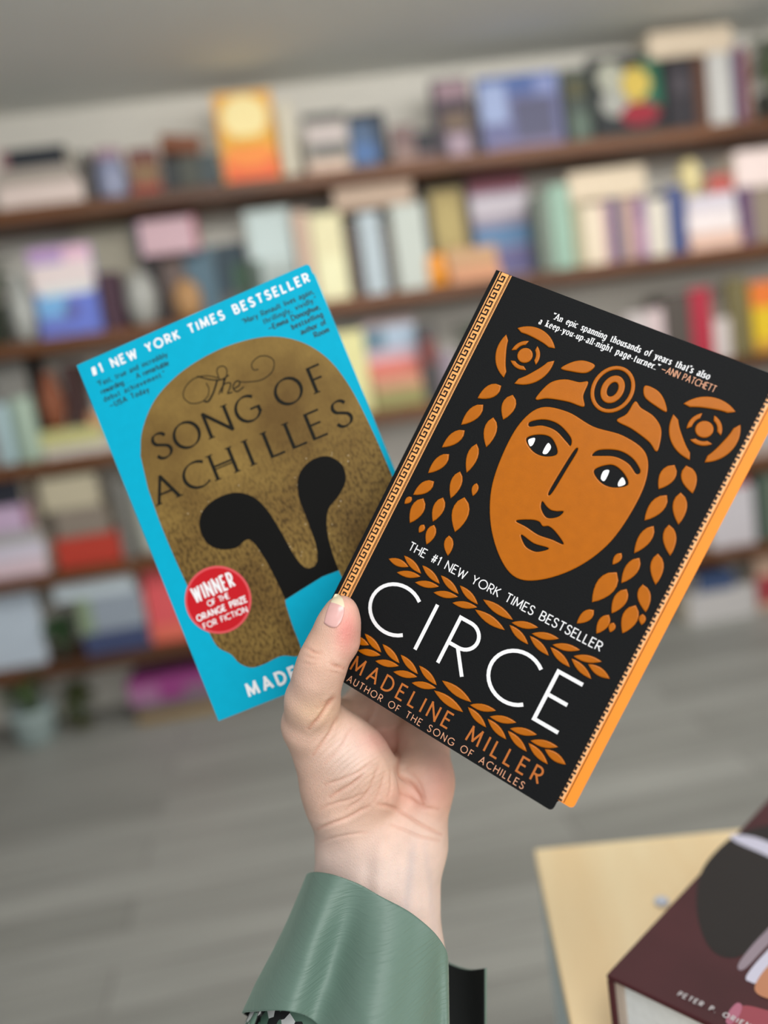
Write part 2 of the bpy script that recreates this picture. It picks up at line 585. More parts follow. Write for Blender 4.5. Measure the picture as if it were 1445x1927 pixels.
def vessel(name, cat, r, x0, x1, ytop, rgb, label, prof, base='row', dy=0.0, rough=0.35, parts=(), group=None):
    """prof: (radius fraction, height fraction) from the foot up; built as a walled lathe"""
    xc, Y, zb, w, h = place('vessel', r, x0, x1, ytop, rgb, label, base=base, dy=dy)
    t = thing(name, label, cat, (xc, Y + w / 2 * .6, zb + .0005), group=group)
    R = w / 2
    out = [(0.0001, 0)] + [(R * a, h * b) for a, b in prof]
    inn = [(max(R * a - .004, .0005), h * b) for a, b in prof[::-1] if b > .08] + [(0.0001, h * .08)]
    MB().lathe(out + inn).build('body', mat('glaze_%d_%d_%d' % rgb, rgb, rough, noise=.04), t, smooth=True)
    LAST['top'] = zb + h + .001
    return t, R, h


def leaf_bunch(root, n, R, z0, h, rgb, seed, spread=1.0):
    """stems and leaf blades growing out of a pot"""
    rg = np.random.default_rng(seed)
    b, s = MB(), MB()
    for i in range(n):
        a = rg.uniform(0, 2 * math.pi); rad = rg.uniform(.15, 1) * R * spread; top = z0 + h * rg.uniform(.35, 1.0)
        tip = np.array([rad * math.cos(a), rad * math.sin(a), top])
        root_p = np.array([tip[0] * .2, tip[1] * .2, z0])
        d = (tip - root_p); side = np.cross(d, (0, 0, 1)); side /= (np.linalg.norm(side) + 1e-9)
        for q in (0.0, 1.57):
            sv = side * math.cos(q) * .0016 + np.array([0, 0, 1]) * math.sin(q) * 0.0004
            s.add([root_p - sv, root_p + sv, tip + sv, tip - sv], [(0, 1, 2, 3)])
        L = rg.uniform(.035, .06); W = L * .42
        dirv = np.array([math.cos(a), math.sin(a), rg.uniform(-.5, .6)]); dirv /= np.linalg.norm(dirv)
        sd = np.cross(dirv, (0, 0, 1)); sd /= np.linalg.norm(sd); up = np.cross(sd, dirv)
        pts = []
        for u, wv in ((0, .05), (.25, .8), (.5, 1), (.75, .7), (1, .04)):
            c_ = tip + dirv * L * u - up * (L * .25 * u * u)
            pts += [c_ - sd * W / 2 * wv + up * .003 * wv, c_, c_ + sd * W / 2 * wv + up * .003 * wv]
        fs = []
        for q in range(4):
            fs += [(q * 3, q * 3 + 1, q * 3 + 4, q * 3 + 3), (q * 3 + 1, q * 3 + 2, q * 3 + 5, q * 3 + 4)]
        b.add(pts, fs)
    o = b.build('foliage', mat('leaf_%d_%d_%d' % rgb, rgb, .5, noise=.25, nscale=18), root, smooth=True)
    s.build('stems', mat('stem_green', (84, 104, 58), .6), root)
    return o


PROF = {
    'vase': [(.45, 0), (.75, .12), (1, .38), (.96, .55), (.6, .80), (.42, .9), (.5, 1)],
    'pot': [(.70, 0), (.76, .02), (.97, .90), (1.0, .92), (1.0, 1)],
    'ball': [(.45, 0), (.80, .12), (1, .45), (.9, .75), (.55, .95), (.35, 1)],
    'jar': [(.9, 0), (.98, .04), (1, .8), (.85, .9), (.8, 1)],
    'mug': [(.92, 0), (1, .04), (1, .96), (.98, 1)],
}

# --- topmost shelf, from the left
book('flat', 1, 0, 160, 343, (222, 204, 194), 'thick pale pink book lying flat at the left end of the topmost shelf', [(0.06, .94, .25, .8, (226, 208, 200))])
book('flat', 1, 4, 152, 314, (170, 160, 150), 'grey beige book lying on the thick pale pink book on the topmost shelf', base='prev')
book('flat', 1, 18, 140, 278, (34, 40, 48), 'dark navy book on top of the flat stack on the topmost shelf', [(0, .12, 0, 1, (150, 110, 112))], base='prev')
book('spine', 1, 160, 178, 285, (92, 88, 84), 'slim dark grey book standing right of the pale flat stack on the topmost shelf')
t, R, h = vessel('candle_jar', 'candle', 1, 182, 244, 300, (146, 152, 178), 'pale lavender jar with a pinkish lid on the topmost shelf beside the grey spine', PROF['jar'])
MB().lathe([(.0001, h + .001), (R * .86, h + .001), (R * .9, h + .006), (R * .88, h + .03), (.0001, h + .034)]).build('lid', paint((168, 138, 152)), t, smooth=True)
book('face', 1, 250, 306, 280, (136, 100, 84), 'small tan and dull red face-out book left of the three dark spines, topmost shelf', [(0, 1, .7, 1, (112, 66, 64)), (.2, .9, .25, .7, (140, 112, 82)), (0, 1, 0, .22, (160, 72, 62))])
book('spine', 1, 312, 342, 300, (52, 56, 58), 'nearly black spine, first of the three dark ones left of the orange book')
book('spine', 1, 343, 380, 292, (78, 80, 72), 'olive grey spine, middle of the three dark ones left of the orange book')
book('spine', 1, 381, 416, 288, (70, 80, 82), 'slate grey spine touching the left side of the orange book')
o = book('flat', 1, 312, 388, 262, (122, 72, 46), 'rust brown book lying tilted across the dark spines on the topmost shelf', base=294, dy=.02, d=.11)
o.rotation_euler = (0, .16, 0); o.location.z += .012
book('face', 1, 424, 532, 170, (232, 172, 74), 'bright orange and yellow face-out book standing on the topmost shelf',
     [('o', .5, .72, .40, .24, (250, 232, 170)), (.04, .96, 0, .30, (236, 112, 70)), ('o', .5, .30, .44, .14, (244, 148, 74)), ('o', .5, .46, .36, .05, (226, 176, 66))])
book('spine', 1, 537, 566, 192, (206, 198, 178), 'cream spine right beside the orange face-out book')
book('face', 1, 582, 664, 212, (168, 162, 152), 'grey and pinkish white face-out book right of the cream spine on the topmost shelf', [(0, 1, .86, 1, (84, 84, 84)), (.05, .95, .5, .8, (200, 188, 184)), (.1, .95, .26, .48, (112, 112, 108)), (0, .9, 0, .22, (216, 190, 172))])
book('face', 1, 667, 734, 212, (84, 104, 132), 'denim blue face-out book on the topmost shelf', [(.7, 1, 0, 1, (44, 50, 60)), (0, .7, .12, .45, (84, 116, 164)), (0, .8, .84, 1, (48, 50, 54))])
book('face', 1, 742, 786, 236, (126, 104, 102), 'small mauve brown face-out book right of the denim blue one', [(0, 1, 0, .35, (152, 128, 120))])
book('face', 1, 788, 824, 248, (52, 52, 58), 'small black face-out book left of the purple one on the topmost shelf', [(0, 1, 0, .3, (120, 100, 100))])
book('face', 1, 828, 898, 146, (70, 62, 72), 'dark purple face-out book with a pink top on the topmost shelf', [(.1, .95, .74, .96, (156, 130, 138)), (.2, .9, .34, .58, (116, 98, 84)), (.25, .85, 0, .3, (166, 146, 158))])
book('face', 1, 912, 1064, 138, (110, 112, 150), 'large periwinkle blue face-out book on the topmost shelf', [(0, 1, .74, 1, (88, 108, 160)), (.02, .34, .38, .9, (158, 172, 208)), (.42, .9, .12, .66, (92, 92, 116)), (.1, .95, 0, .12, (128, 118, 146)), (.7, .95, .7, .95, (136, 146, 190))])
t, R, h = vessel('mug', 'mug', 1, 934, 992, 84, (44, 48, 50), 'dark round mug with a pale front seen above the periwinkle book', PROF['mug'], base=150, dy=.10)
t.location.z = ROWZ[1] + .0005
for ch in list(t.children):
    ch.scale = (1, 1, 1)
book('face', 1, 1072, 1118, 128, (72, 80, 74), 'dark green grey face-out book right of the periwinkle one', [(.15, .8, .62, .85, (92, 88, 62)), (.2, .9, .05, .4, (96, 112, 100))])
book('face', 1, 1124, 1256, 100, (40, 44, 46), 'black face-out book with white, yellow, green and red patches on the topmost shelf',
     [('o', .28, .74, .20, .19, (176, 176, 160)), ('o', .30, .42, .20, .16, (168, 168, 160)), ('o', .62, .62, .20, .22, (206, 178, 82)), (.70, .98, .34, .92, (44, 108, 84)), ('o', .66, .63, .17, .17, (214, 186, 88)), ('o', .64, .26, .28, .14, (150, 34, 50))])
book('spine', 1, 1260, 1312, 112, (44, 40, 46), 'thick black spine right of the book with coloured patches', [(.2, .8, .5, .8, (72, 66, 72))])
book('spine', 1, 1313, 1336, 108, (92, 58, 40), 'brown spine between the thick black one and the white one on the topmost shelf')
LAST['top'] = at_y(1290, 104, YF + .03)[2]
book('spine', 1, 1338, 1382, 100, (196, 194, 190), 'white spine near the right end of the topmost shelf')
z_keep = LAST['top']
book('flat', 1, 1234, 1388, 56, (214, 196, 172), 'beige book lying across the black and white spines at the right of the topmost shelf', base='prev', d=.13)
book('spine', 1, 1390, 1402, 84, (116, 98, 128), 'thin violet spine right of the white one on the topmost shelf')
book('spine', 1, 1403, 1414, 92, (136, 70, 56), 'thin brick red spine right of the thin violet one')
t, R, h = vessel('potted_plant', 'plant', 1, 1436, 1500, 170, (70, 72, 66), 'dark green potted plant at the right end of the topmost shelf', PROF['pot'])
leaf_bunch(t, 60, R * .85, h * .9, .20, (58, 80, 50), 3, 1.0)

# --- second shelf
t, R, h = vessel('potted_plant', 'plant', 2, -40, 24, 575, (60, 66, 56), 'green potted plant at the left end of the second shelf', PROF['pot'])
leaf_bunch(t, 60, R * 1.1, h * .9, .17, (46, 84, 42), 5)
vessel('vase', 'vase', 2, 26, 76, 515, (178, 180, 174), 'white vase left of the blue and pink book on the second shelf', PROF['vase'])
book('face', 2, 80, 196, 462, (112, 126, 206), 'blue and pink face-out book standing on the second shelf',
     [(0, 1, .84, 1, (196, 160, 206)), (.55, 1, .78, .98, (238, 196, 214)), (0, 1, .50, .82, (238, 222, 220)), (.1, .95, .46, .56, (226, 232, 230)), (.02, .5, .22, .46, (126, 182, 232)), (.5, 1, .05, .46, (110, 128, 214)), ('o', .55, .28, .12, .08, (96, 92, 150))])
book('face', 2, 166, 276, 428, (182, 176, 158), 'pale olive grey book behind the blue and pink one on the second shelf', dy=.125)
book('spine', 2, 200, 240, 512, (72, 46, 60), 'dark plum book behind the white round vase on the second shelf', dy=.0, d=.10)
vessel('vase', 'vase', 2, 242, 304, 508, (164, 164, 158), 'round grey white vase on the second shelf', PROF['ball'], dy=-.045)
book('spine', 2, 292, 318, 484, (40, 36, 38), 'black spine left of the tan round vase on the second shelf', dy=.05)
book('face', 2, 320, 362, 484, (108, 92, 86), 'small brown grey face-out book behind the tan round vase', dy=.06)
vessel('vase', 'vase', 2, 330, 386, 525, (176, 134, 88), 'tan round wooden vase on the second shelf', PROF['ball'], dy=-.045, rough=.6)
book('face', 2, 364, 420, 466, (86, 112, 126), 'dusty blue face-out book above the tan round vase', dy=.06)
book('face', 2, 421, 480, 458, (44, 62, 72), 'navy and green face-out book left of the pale teal one', [(.5, 1, .3, .7, (52, 84, 62)), (0, .9, 0, .3, (84, 84, 80))], dy=.05)
LAST['top'] = at_y(335, 472, YF + .06)[2]
book('flat', 2, 284, 400, 412, (206, 172, 180), 'pale pink book lying across the tops of the dark books on the second shelf', [(0, .07, 0, 1, (60, 62, 84)), (.92, 1, 0, 1, (164, 92, 106))], base=474, dy=.03)
book('face', 2, 486, 570, 392, (176, 188, 184), 'large pale teal face-out book in the middle of the second shelf', [(.05, .95, .5, .95, (190, 204, 202)), (0, .22, .15, .5, (86, 100, 92)), (.3, .95, .05, .4, (156, 164, 160))])
book('spine', 2, 574, 602, 398, (200, 172, 152), 'peach beige spine right of the large pale teal book')
book('spine', 2, 604, 662, 402, (222, 214, 172), 'thick pale yellow spine in the middle of the second shelf', [(.1, .9, .05, .5, (230, 226, 184))])
book('spine', 2, 664, 690, 420, (78, 66, 60), 'dark brown spine filling the shaded gap right of the thick pale yellow one')  # dark book stands in for the shade of an open gap
book('spine', 2, 692, 732, 400, (176, 188, 194), 'pale blue white spine between two dark spines on the second shelf')
book('spine', 2, 734, 752, 416, (92, 84, 76), 'dark grey brown spine between two pale spines on the second shelf')
book('spine', 2, 754, 814, 384, (188, 194, 186), 'thick pale grey green spine on the second shelf')
book('flat', 2, 655, 800, 348, (178, 154, 134), 'beige book lying on top of the pale spines of the second shelf', base='prev', d=.13)
book('face', 2, 816, 902, 336, (54, 50, 42), 'black face-out book with a golden panel on the second shelf', [(.16, .86, .25, .9, (160, 142, 90)), ('o', .5, .6, .28, .22, (176, 158, 102))], dy=.06)
vessel('jar', 'jar', 2, 808, 848, 478, (228, 146, 40), 'small orange jar at the front of the second shelf', PROF['jar'], dy=-.04)
book('flat', 2, 850, 944, 500, (206, 148, 112), 'peach book, lower of two lying at the front of the second shelf', dy=-.022, d=.10)
book('flat', 2, 846, 940, 466, (190, 150, 112), 'tan book lying on the peach book at the front of the second shelf', base='prev', dy=-.022, d=.10)
book('face', 2, 904, 1008, 332, (150, 140, 156), 'face-out book in grey, white and blue on the second shelf', [(0, 1, .86, 1, (140, 84, 96)), (0, 1, .62, .82, (196, 188, 196)), (0, 1, .32, .52, (92, 128, 166)), (0, 1, .05, .30, (104, 100, 142))], dy=.085)
book('spine', 2, 1022, 1046, 366, (118, 128, 116), 'grey green spine right of the grey, white and blue book')
book('spine', 2, 1047, 1084, 348, (148, 178, 160), 'mint green spine on the second shelf')
book('spine', 2, 1086, 1104, 384, (170, 164, 132), 'dull olive cream spine right of the mint green one')
book('spine', 2, 1105, 1142, 386, (224, 208, 184), 'wide cream spine on the right half of the second shelf')
book('spine', 2, 1143, 1154, 380, (204, 160, 164), 'thin pink spine left of a navy spine')
book('spine', 2, 1155, 1172, 374, (82, 84, 118), 'navy spine left of the pinkish brown one')
book('spine', 2, 1173, 1202, 374, (178, 148, 138), 'pinkish brown spine between the navy and the violet spines')
book('spine', 2, 1203, 1222, 372, (142, 106, 146), 'violet spine on the right half of the second shelf', [(.2, .8, .1, .6, (196, 150, 180))])
book('spine', 2, 1223, 1262, 376, (214, 206, 192), 'off-white spine right of the violet one')
LAST['top'] = max(float(o_.location.z) + max(v.co.z for v in [c_ for c_ in o_.children if c_.name.startswith('cover')][0].data.vertices) for o_ in COL.objects if o_.get('group') == 'books on the second shelf' and o_.get('label', '').split(' spine')[0] in ('dull olive cream', 'wide cream', 'thin pink', 'navy', 'pinkish brown', 'violet', 'off-white')) + .001
book('flat', 2, 1086, 1226, 320, (216, 198, 172), 'cream book lying on top of the standing spines at the right of the second shelf', base='prev', d=.13)
book('spine', 2, 1264, 1296, 352, (72, 84, 130), 'dark blue spine at the right of the second shelf')
book('flat', 2, 1300, 1396, 436, (226, 190, 172), 'peach white book at the bottom of the pale stack on the second shelf')
book('flat', 2, 1298, 1392, 398, (236, 224, 222), 'white book in the middle of the pale stack on the second shelf', base='prev')
book('flat', 2, 1300, 1390, 366, (214, 206, 214), 'lavender white book on top of the pale stack on the second shelf', base='prev')
LAST['stack'] = LAST['top']
vessel('vase', 'vase', 2, 1292, 1334, 300, (222, 206, 150), 'small pale yellow vase standing on the pale stack', PROF['ball'], base='prev', dy=-.03)
book('flat', 2, 1340, 1388, 330, (186, 92, 84), 'small red book lying on the pale stack beside the yellow vase', base='stack', d=.09)
book('spine', 2, 1400, 1420, 352, (112, 82, 116), 'purple spine near the right end of the second shelf')
book('spine', 2, 1421, 1480, 350, (146, 132, 116), 'thick taupe spine at the right end of the second shelf')
book('flat', 2, 1392, 1500, 282, (238, 218, 212), 'thick pinkish white book lying on the taupe spine of the second shelf', base='prev', d=.14)

# --- middle shelf
book('spine', 3, -30, 6, 650, (150, 150, 148), 'grey spine at the very left end of the middle shelf')
book('face', 3, 18, 78, 640, (140, 138, 132), 'grey face-out book at the left end of the middle shelf', dy=.03)
vessel('mug', 'mug', 3, 4, 36, 760, (176, 200, 204), 'pale blue mug at the left end of the middle shelf', PROF['mug'], dy=-.045)
vessel('mug', 'mug', 3, 38, 82, 748, (168, 188, 170), 'mint green mug on the middle shelf', PROF['mug'], dy=-.045)
book('flat', 3, 86, 220, 838, (206, 200, 192), 'white book lying at the bottom of the stack left of the teal paperback')
book('flat', 3, 84, 200, 806, (196, 192, 132), 'yellow green book lying on the white one on the middle shelf', base='prev')
zz = LAST['top']
vessel('vase', 'vase', 3, 92, 142, 700, (138, 78, 50), 'terracotta vase standing on the yellow green book', PROF['vase'], base='prev', dy=-.02, rough=.7)
LAST['top'] = zz
book('spine', 3, 146, 176, 684, (60, 34, 32), 'dark maroon spine right of the terracotta vase', base='prev')
LAST['top'] = zz
book('flat', 3, 178, 222, 775, (206, 152, 110), 'peach book beside the dark maroon spine on the middle shelf', base='prev', d=.10)
book('face', 3, 60, 110, 672, (46, 44, 46), 'black book behind the terracotta vase', dy=.14)
book('spine', 3, 650, 704, 624, (222, 216, 156), 'pale yellow spine seen between the two held paperbacks on the middle shelf')
book('flat', 3, 708, 802, 732, (150, 144, 92), 'olive green book lying at the front of the middle shelf between the held paperbacks')
book('flat', 3, 708, 800, 708, (206, 150, 120), 'peach book lying on the olive green one on the middle shelf', base='prev')
book('face', 3, 704, 800, 600, (158, 172, 192), 'blue and coral face-out book seen between the two held paperbacks', [(0, .45, .45, .85, (98, 126, 144)), (.4, 1, .5, .95, (168, 186, 204)), (0, 1, .86, 1, (176, 152, 150)), (0, 1, .26, .46, (196, 166, 176)), (0, 1, 0, .26, (214, 122, 108))], base='prev', dy=.03)
book('spine', 3, 804, 836, 610, (76, 72, 72), 'dark grey spine with a red patch on the middle shelf', [(.1, .9, .5, .8, (120, 60, 56))])
book('spine', 3, 838, 866, 660, (150, 136, 146), 'mauve spine beside the held black paperback')
t, R, h = vessel('potted_plant', 'plant', 3, 884, 936, 700, (96, 96, 88), 'green potted plant seen just left of the held black paperback', PROF['pot'])
leaf_bunch(t, 60, R * .8, h * .9, .16, (58, 92, 58), 9)
book('spine', 3, 1186, 1226, 590, (196, 186, 184), 'grey white spine above the top edge of the held black paperback')
book('spine', 3, 1227, 1256, 582, (210, 190, 190), 'pinkish white spine left of the charcoal one on the middle shelf')
book('spine', 3, 1258, 1306, 552, (84, 76, 70), 'charcoal spine left of the crimson one on the middle shelf')
book('spine', 3, 1307, 1346, 544, (172, 46, 64), 'crimson spine on the right half of the middle shelf')
book('spine', 3, 1347, 1378, 600, (206, 194, 190), 'off-white spine right of the crimson one')
book('face', 3, 1380, 1418, 524, (116, 106, 70), 'olive brown face-out book near the right end of the middle shelf')
book('face', 3, 1424, 1490, 530, (226, 190, 40), 'yellow and orange face-out book at the right end of the middle shelf', [(0, 1, .64, 1, (230, 122, 52)), (0, 1, 0, .16, (206, 150, 60))])

# --- fourth shelf
book('flat', 4, -30, 92, 1056, (222, 198, 206), 'pale rose book at the bottom of the pastel stack on the fourth shelf')
book('flat', 4, -30, 94, 1026, (214, 206, 220), 'white lilac book second in the pastel stack on the fourth shelf', base='prev')
book('flat', 4, -30, 88, 1002, (172, 170, 170), 'light grey book in the middle of the pastel stack on the fourth shelf', base='prev')
book('flat', 4, -30, 84, 954, (198, 172, 200), 'lavender pink book near the top of the pastel stack on the fourth shelf', [(.86, 1, 0, 1, (150, 104, 122))], base='prev')
book('flat', 4, -30, 74, 900, (36, 38, 48), 'black book on top of the pastel stack on the fourth shelf', base='prev')
book('flat', 4, 112, 232, 1008, (186, 60, 44), 'bright red book lying on the fourth shelf left of the teal paperback')
book('flat', 4, 122, 218, 956, (138, 126, 114), 'taupe book lying on the bright red book', base='prev')
book('flat', 4, 106, 210, 896, (190, 180, 154), 'thick beige book on top of the red and taupe books', base='prev')
book('spine', 4, 236, 262, 900, (120, 118, 112), 'grey spine behind the teal paperback on the fourth shelf')
vessel('vase', 'vase', 4, 264, 320, 890, (206, 208, 196), 'tall white vase half hidden by the teal paperback', [(.9, 0), (1, .05), (1, .8), (.8, .95), (.7, 1)])
book('face', 4, 1396, 1480, 760, (158, 182, 204), 'light blue face-out book at the right end of the fourth shelf', [(0, 1, 0, .3, (176, 160, 150))])

# --- lowest shelf
book('face', 5, -40, 92, 1118, (188, 200, 212), 'large pale blue white face-out book at the left end of the lowest shelf', dy=.0)
t, R, h = vessel('potted_plant', 'plant', 5, 108, 136, 1225, (84, 90, 84), 'small green potted plant on the lowest shelf right of the pale blue white book', PROF['pot'])
leaf_bunch(t, 40, R * .8, h * .8, .12, (44, 84, 44), 12)
book('flat', 5, 166, 286, 1186, (66, 76, 112), 'navy book at the bottom of the stack on the lowest shelf')
book('flat', 5, 164, 284, 1120, (150, 160, 172), 'thick grey blue book lying on the navy book', [(0, .22, 0, 1, (136, 154, 124))], base='prev')
book('flat', 5, 128, 276, 1076, (196, 208, 214), 'pale blue white book on top of the stack on the lowest shelf', base='prev')
book('face', 5, 290, 362, 1050, (226, 92, 96), 'coral pink face-out book on the lowest shelf beside the teal paperback', [(0, 1, 0, .2, (228, 112, 92))])
book('flat', 5, 1340, 1424, 920, (206, 200, 204), 'white book lying on the lowest shelf right of the black paperback')
book('flat', 5, 1362, 1416, 896, (176, 62, 72), 'red book lying on the white one at the right of the lowest shelf', base='prev', d=.12)
book('spine', 5, 1428, 1448, 880, (72, 88, 78), 'dark green spine near the right end of the lowest shelf')
book('spine', 5, 1449, 1480, 890, (110, 120, 104), 'grey green spine at the right end of the lowest shelf')

# --- floor under the shelves
t, R, h = vessel('plant_pot', 'plant', 6, 22, 112, 1340, (178, 196, 194), 'white mint plant pot with green leaves on the floor at the left', PROF['pot'], dy=-.05)
leaf_bunch(t, 70, R * .95, h * .85, .16, (66, 92, 44), 15)
t, R, h = vessel('plant_pot', 'plant', 6, 134, 182, 1385, (92, 88, 52), 'olive plant pot with upright leaves on the floor beside the white mint pot', PROF['pot'], dy=.03)
leaf_bunch(t, 50, R * .7, h * .8, .17, (84, 94, 40), 17)


def crate(x0, x1, ytop, label):
    xc, Y, zb, w, h = place('spine', 6, x0, x1, ytop, (0, 0, 0), label)
    t = thing('wooden_crate', label, 'crate', (xc, Y, zb + .0005))
    wm = wood('crate_pine', (162, 134, 84), (132, 104, 60), 3.0, 0, .6)
    d = .22
    for nm, bx in (('front_panel', (-w / 2, w / 2, 0, .012, 0, h)), ('back_panel', (-w / 2, w / 2, d - .012, d, 0, h)), ('side_panel', (-w / 2, -w / 2 + .012, .0122, d - .0122, 0, h)),
                   ('side_panel', (w / 2 - .012, w / 2, .0122, d - .0122, 0, h)), ('lid', (-w / 2, w / 2, 0, d, h + .0004, h + .012))):
        MB().box(*bx).build(nm, wm, t, bevel=.0015)
    LAST['top'] = zb + h + .013
    return t


crate(262, 470, 1336, 'low tan wooden crate on the floor under the lowest shelf')
book('flat', 6, 268, 450, 1312, (112, 106, 106), 'grey book lying on the wooden crate', base='prev', d=.17)
book('flat', 6, 256, 440, 1268, (150, 64, 128), 'magenta book lying on the grey book above the crate', [(.0, .3, 0, .7, (164, 112, 150)), (.55, 1, 0, .5, (136, 104, 126))], base='prev', d=.17)
book('flat', 6, 1300, 1424, 1112, (196, 192, 190), 'thick white book lying on the floor at the right below the shelves')
book('flat', 6, 1318, 1388, 1080, (62, 80, 116), 'navy book lying on the thick white book at the right', base='prev', d=.12)
book('face', 6, 1430, 1500, 1020, (208, 174, 150), 'peach and red face-out book standing on the floor at the right edge', [(0, 1, .1, .5, (160, 58, 66))])

# ------------------------------------------------------------------ the cabinet and the books on it
ZT = CAM_H - 0.42
C0 = at_z(1005, 1597, ZT); C1 = at_z(1385, 1560, ZT); C2 = at_z(1060, 1927, ZT)
ux = (C1 - C0) / np.linalg.norm(C1 - C0)
uy = np.array([-ux[1], ux[0], 0.0])            # away from the viewer along the table's side
ang = math.atan2(ux[1], ux[0])
oak = wood('pale_oak_top', (255, 232, 186), (246, 214, 162), 3.0, 1, .42, 7.0)
blue_p = mat('pale_blue_panel', (196, 212, 214), .5, noise=.03)
TW, TD = 0.62, 0.62
cab = thing('cabinet', 'low cabinet with a pale oak top and pale blue sides at the lower right', 'cabinet',
            (C0[0], C0[1], 0), (0, 0, ang))
MB().box(0, TW, -TD, 0, ZT - .016, ZT).build('cabinet_top', oak, cab, bevel=.0015)
MB().box(.001, .016, -TD + .002, -.002, 0.002, ZT - .0164).build('side_panel', blue_p, cab, bevel=.001)
MB().box(TW - .016, TW - .001, -TD + .002, -.002, 0.002, ZT - .0164).build('side_panel', blue_p, cab, bevel=.001)
MB().box(.0164, TW - .0164, -.014, -.002, 0.002, ZT - .0164).build('back_panel', blue_p, cab)
MB().box(.0164, TW - .0164, -TD + .004, -.0144, ZT * .45, ZT * .45 + .015).build('inner_shelf', blue_p, cab)

# the maroon hardback with another book under it
TB, TB2 = 0.040, 0.018
ZB = ZT + TB2 + .0008 + TB
K0 = at_z(1140, 1835, ZB); K1 = at_z(1445, 1505, ZB); K2 = at_z(1290, 1925, ZB)
e_sp = (K1 - K0) / np.linalg.norm(K1 - K0)     # along the spine, away from the viewer
e_tl = np.array([e_sp[1], -e_sp[0], 0.0])      # along the tail edge, to the right
bang = math.atan2(e_tl[1], e_tl[0])
BW, BH = .158, .238
hb = thing('hardback', 'thick maroon hardback with a dark figure on its cover lying on the oak cabinet top', 'book',
           (K0[0], K0[1], ZT + TB2 + .0012), (0, 0, bang))
mar = mat('maroon_board', (74, 36, 40), .45, spec=.2, noise=.16, nscale=22)
MB().box(0, BW, 0, BH, TB - .003, TB).box(0, BW, 0, BH, 0, .003).box(0, .003, 0, BH, .0032, TB - .0032).build('cover', mar, hb, bevel=.001)
MB().box(.009, BW - .004, .004, BH - .004, .0034, TB - .0034).build('pages', mat('white_pages', (224, 232, 236), .7, noise=.06, nscale=200), hb)
MB().box(.0034, .0086, .003, BH - .003, .0034, TB - .0034).build('spine_lining', mat('spine_lining', (196, 184, 172), .7), hb)
covp = [c for c in hb.children if c.name.startswith('cover')][0]


def flat_shape(mb, pts, k, z):
    c = catmull(pts, 6, True)
    mb.add([(x, y, z) for x, y in c], [tuple(range(len(c)))], k)


def on_cover(pts):
    o = []
    for x, y in pts:
        p = at_z(x, y, ZB) - K0
        o.append((float(p @ e_tl), float(p @ e_sp)))
    return o


b = MB()
zc = TB + .00015
flat_shape(b, on_cover([(1372, 1580), (1320, 1640), (1312, 1720), (1340, 1790), (1395, 1800), (1450, 1740), (1500, 1640), (1470, 1560), (1420, 1560)]), 0, zc)
flat_shape(b, on_cover([(1378, 1572), (1382, 1584), (1430, 1606), (1490, 1632), (1495, 1612), (1430, 1580)]), 1, zc + .0001)
flat_shape(b, on_cover([(1390, 1815), (1400, 1826), (1440, 1785), (1500, 1720), (1490, 1710), (1430, 1765)]), 2, zc + .0001)
flat_shape(b, on_cover([(1405, 1838), (1412, 1850), (1430, 1848), (1470, 1800), (1510, 1750), (1500, 1740), (1440, 1795)]), 1, zc + .0002)
flat_shape(b, on_cover([(1420, 1860), (1440, 1880), (1480, 1880), (1520, 1810), (1500, 1780), (1450, 1815)]), 3, zc + .0003)
flat_shape(b, on_cover([(1395, 1895), (1370, 1930), (1400, 1990), (1480, 1990), (1500, 1920), (1450, 1905)]), 4, zc + .0001)
flat_shape(b, on_cover([(1386, 1890), (1372, 1905), (1366, 1925), (1376, 1930), (1392, 1912), (1396, 1894)]), 5, zc + .0002)
b.build('cover_print', [mat('charcoal_print', (40, 36, 35), .5, spec=.2), mat('lilac_print', (206, 204, 224), .4), mat('dim_lilac_print', (146, 130, 142), .4),
                        mat('orange_print', (190, 124, 84), .4), mat('crimson_print', (150, 48, 66), .4), mat('rose_print', (176, 96, 122), .4)], covp)
b = MB()
# the author line runs parallel to the tail edge
p0 = on_cover([(1272, 1875)])[0]; p1 = on_cover([(1384, 1934)])[0]
text(b, 'PETER P. ORIEN', p0[0] * 1000 + 1, 100 - p0[1] * 1000, 3.3, 0.62, 100, x1=p0[0] * 1000 + 40, z=TB + .0008, xs=.85)
b.build('author_line', mat('silver_ink', (206, 202, 204), .4), covp)
ub = thing('book', 'thin white and red book under the maroon hardback on the oak cabinet top', 'book', (K0[0], K0[1], ZT + .0006), (0, 0, bang + .03))
ub.location = Vector((K0 + e_tl * .004 - e_sp * .004).tolist()).to_3d(); ub.location.z = ZT + .0006
MB().box(0, .15, 0, .225, TB2 - .0015, TB2).box(0, .15, 0, .225, 0, .0015).box(0, .0015, 0, .225, .0017, TB2 - .0017).build('cover', mat('red_white_board', (214, 206, 214), .4), ub)
MB().box(.002, .146, .003, .222, .0018, TB2 - .0018).build('pages', page_m, ub)
MB().box(.02, .12, -.0004, -.0001, .0003, TB2 - .0006).build('red_band', mat('red_band', (190, 40, 44), .45), ub)
D0 = at_z(1245, 1700, ZT)
o = MB().lathe([(.0001, 0), (.0050, 0), (.0056, .0012), (.0048, .0026), (.002, .0034), (.0001, .0036)], 20).build('button', mat('pale_blue_plastic', (206, 214, 232), .3), smooth=True)
o.location = (D0[0], D0[1], ZT + .0004)
tag(o, 'small pale blue round button on the oak cabinet top beside the maroon hardback', 'button')


